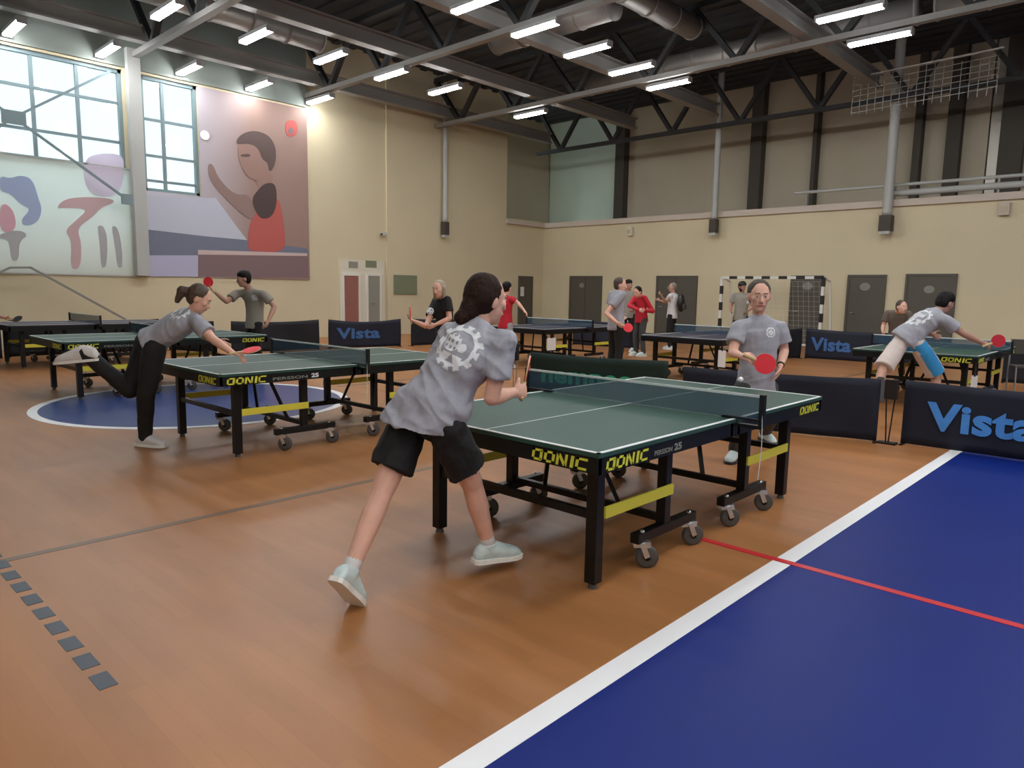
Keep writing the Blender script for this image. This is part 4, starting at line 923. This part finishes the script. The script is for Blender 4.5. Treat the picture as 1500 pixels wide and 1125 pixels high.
x, y = at(986, 19.0); J, fd, k = upright(x, y, 1.76, (-1, -.15, 0), over={'elR': P(974, 441, 18.7), 'wrR': P(969, 434, 18.6), 'elL': P(976, 444, 19.2), 'wrL': P(966, 440, 19.2)})
pr, so, po = person('grey-haired man in white tee with a black bag on his back', J, 'skin_tan', 'cotton_white', 'short', 'cotton_black', False, 'hair_grey', 'short', dirn(-.95, -.2), S_=1.0, vox=.015, headup=UP, toeL=fd, toeR=fd)
bk = empty('backpack', V((x, y, 1.02))-fd*.19); bk.rotation_euler.z = math.atan2(fd.y, fd.x); tag(bk, 'black backpack worn by the grey-haired man in white', 'bag')
MB().ell(V((-.05, 0, .22)), V((.10, 0, 0)), V((0, .16, 0)), V((0, 0, .24)), 16, 10).build('bag_body', 'black_paint', bk, True); MB().box((-.17, -.1, .05), (-.12, .1, .2)).build('pocket', 'column_dark', bk, bevel=.02)
x, y = at(1087, 17.6); J, fd, k = upright(x, y, 1.80, (.2, -1, 0))
pr, so, po = person('bearded man in a dark cap and grey tee standing in front of the striped goal', J, 'skin_tan', 'tee_olive', 'short', 'cotton_black', False, 'hair_black', 'short', dirn(.1, -.9), S_=1.0, vox=.015, headup=UP, toeL=fd, toeR=fd)
hp_ = J['head']; c_ = hp_+UP*.05-pr.location
MB().ell(c_+UP*.01, V((.098, 0, 0)), V((0, .098, 0)), UP*.085, 18, 10).build('cap_crown', 'black_paint', pr, True); pk = MB().rings([(c_+fd*.10-UP*.01, RGT*.08, fd*.09), (c_+fd*.10+UP*.005, RGT*.08, fd*.09)], 20).build('cap_peak', 'black_paint', pr)
MB().ell(hp_-UP*.075+fd*.045-pr.location, RGT*.058, fd*.05, UP*.045, 14, 8).build('beard', 'hair_black', pr, True)
decal(pr, so, P(1097, 443, 17.2), -FWD, UP, badge(.05), .055, 'print_white', .012)
x, y = at(1319, 13.1); J, fd, k = upright(x, y, 1.62, (.1, -1, 0), lean=.35, crouch=.10)
J['head'] = P(1321, 450, 12.7)
person('woman in a brown top crouching at the far end of the right rear table', J, 'skin', 'brown_knit', 'short', 'cotton_black', False, 'hair_brown', 'short', dirn(.15, -.9, 0), S_=.95, vox=.014, headup=UP, toeL=fd, toeR=fd)

# ---- 13: man in white shorts at the right
J = {'pel': P(1332, 492, 8.85), 'hipL': P(1320, 500, 8.9), 'hipR': P(1345, 504, 8.78), 'chest': P(1355, 471, 8.8), 'neck': P(1374, 457, 8.8), 'head': P(1384, 444, 8.8),
     'shL': P(1362, 458, 9.02), 'shR': P(1383, 469, 8.62), 'elR': P(1411, 489, 8.6), 'wrR': P(1441, 503, 8.6), 'elL': P(1352, 482, 9.1), 'wrL': P(1366, 490, 9.25),
     'knL': P(1293, 541, 8.75), 'anL': P(1286, 566, 8.42), 'knR': P(1371, 548, 8.9)}
g13 = hit(1370, 614, 2, 0); J['anR'] = V((g13.x, g13.y, .09))
pr, so, po = person('man in grey tee and white shorts with blue side panel, stretching at right', J, 'skin_tan', 'tee_grey', 'short', 'shorts_white', .95, 'hair_black', 'mop', dirn(.85, .3, -.3),
    'shoe_pale', 'shoe_dark', 1.02, .0105, headup=dirn(.25, 0, .95), toeL=dirn(-.1, -.35, -.9), toeR=dirn(.7, .6), footnL=dirn(.1, .9, -.3), handR={'dir': dirn(.9, 0, -.3), 'palm': dirn(0, .6, -.6), 'curl': .85}, folds=.014, hem=.10, legfit=1.05)
decal(pr, so, P(1347, 463, 8.7), (-FWD+UP*.8), dirn(.7, 0, .7), gear(.115), .125, 'print_white', .008)
hk = (J['hipR']+J['knR'])/2
ax_ = (J['knR']-J['hipR']).normalized()
decal(pr, po, hk+dirn(.25, -.6)*.05, -FWD+RGT*.55, -ax_, lambda u, v: -.24 < v < .23 and -.05 < u < .09, .25, 'panel_blue', .01, 'side_panel', .003)
bat(P(1446, 505, 8.58), dirn(.65, -.1, .28), -FWD+UP*.2, 'dark red bat at the end of the stretched arm at the right', 'cotton_red')

# ---- 14: player mostly outside the left edge
x, y = at(-52, 12.6); J, fd, k = upright(x, y, 1.74, (.9, -.4, 0), over={'shR': P(-42, 452, 12.4), 'elR': P(-14, 460, 12.3), 'wrR': P(8, 466, 12.3)})
person('player at the left edge, only a forearm reaching in over the far left table', J, 'skin_tan', 'tee_olive', 'short', 'cotton_black', False, 'hair_black', 'short', dirn(1, 0), S_=1.0, vox=.015, headup=UP, toeL=fd, toeR=fd)
bat(P(15, 468, 12.25), dirn(.6, 0, .05), RGT*.1-FWD*.5+UP*.6, 'dark bat in the hand reaching in from the left edge', 'rubber_black')
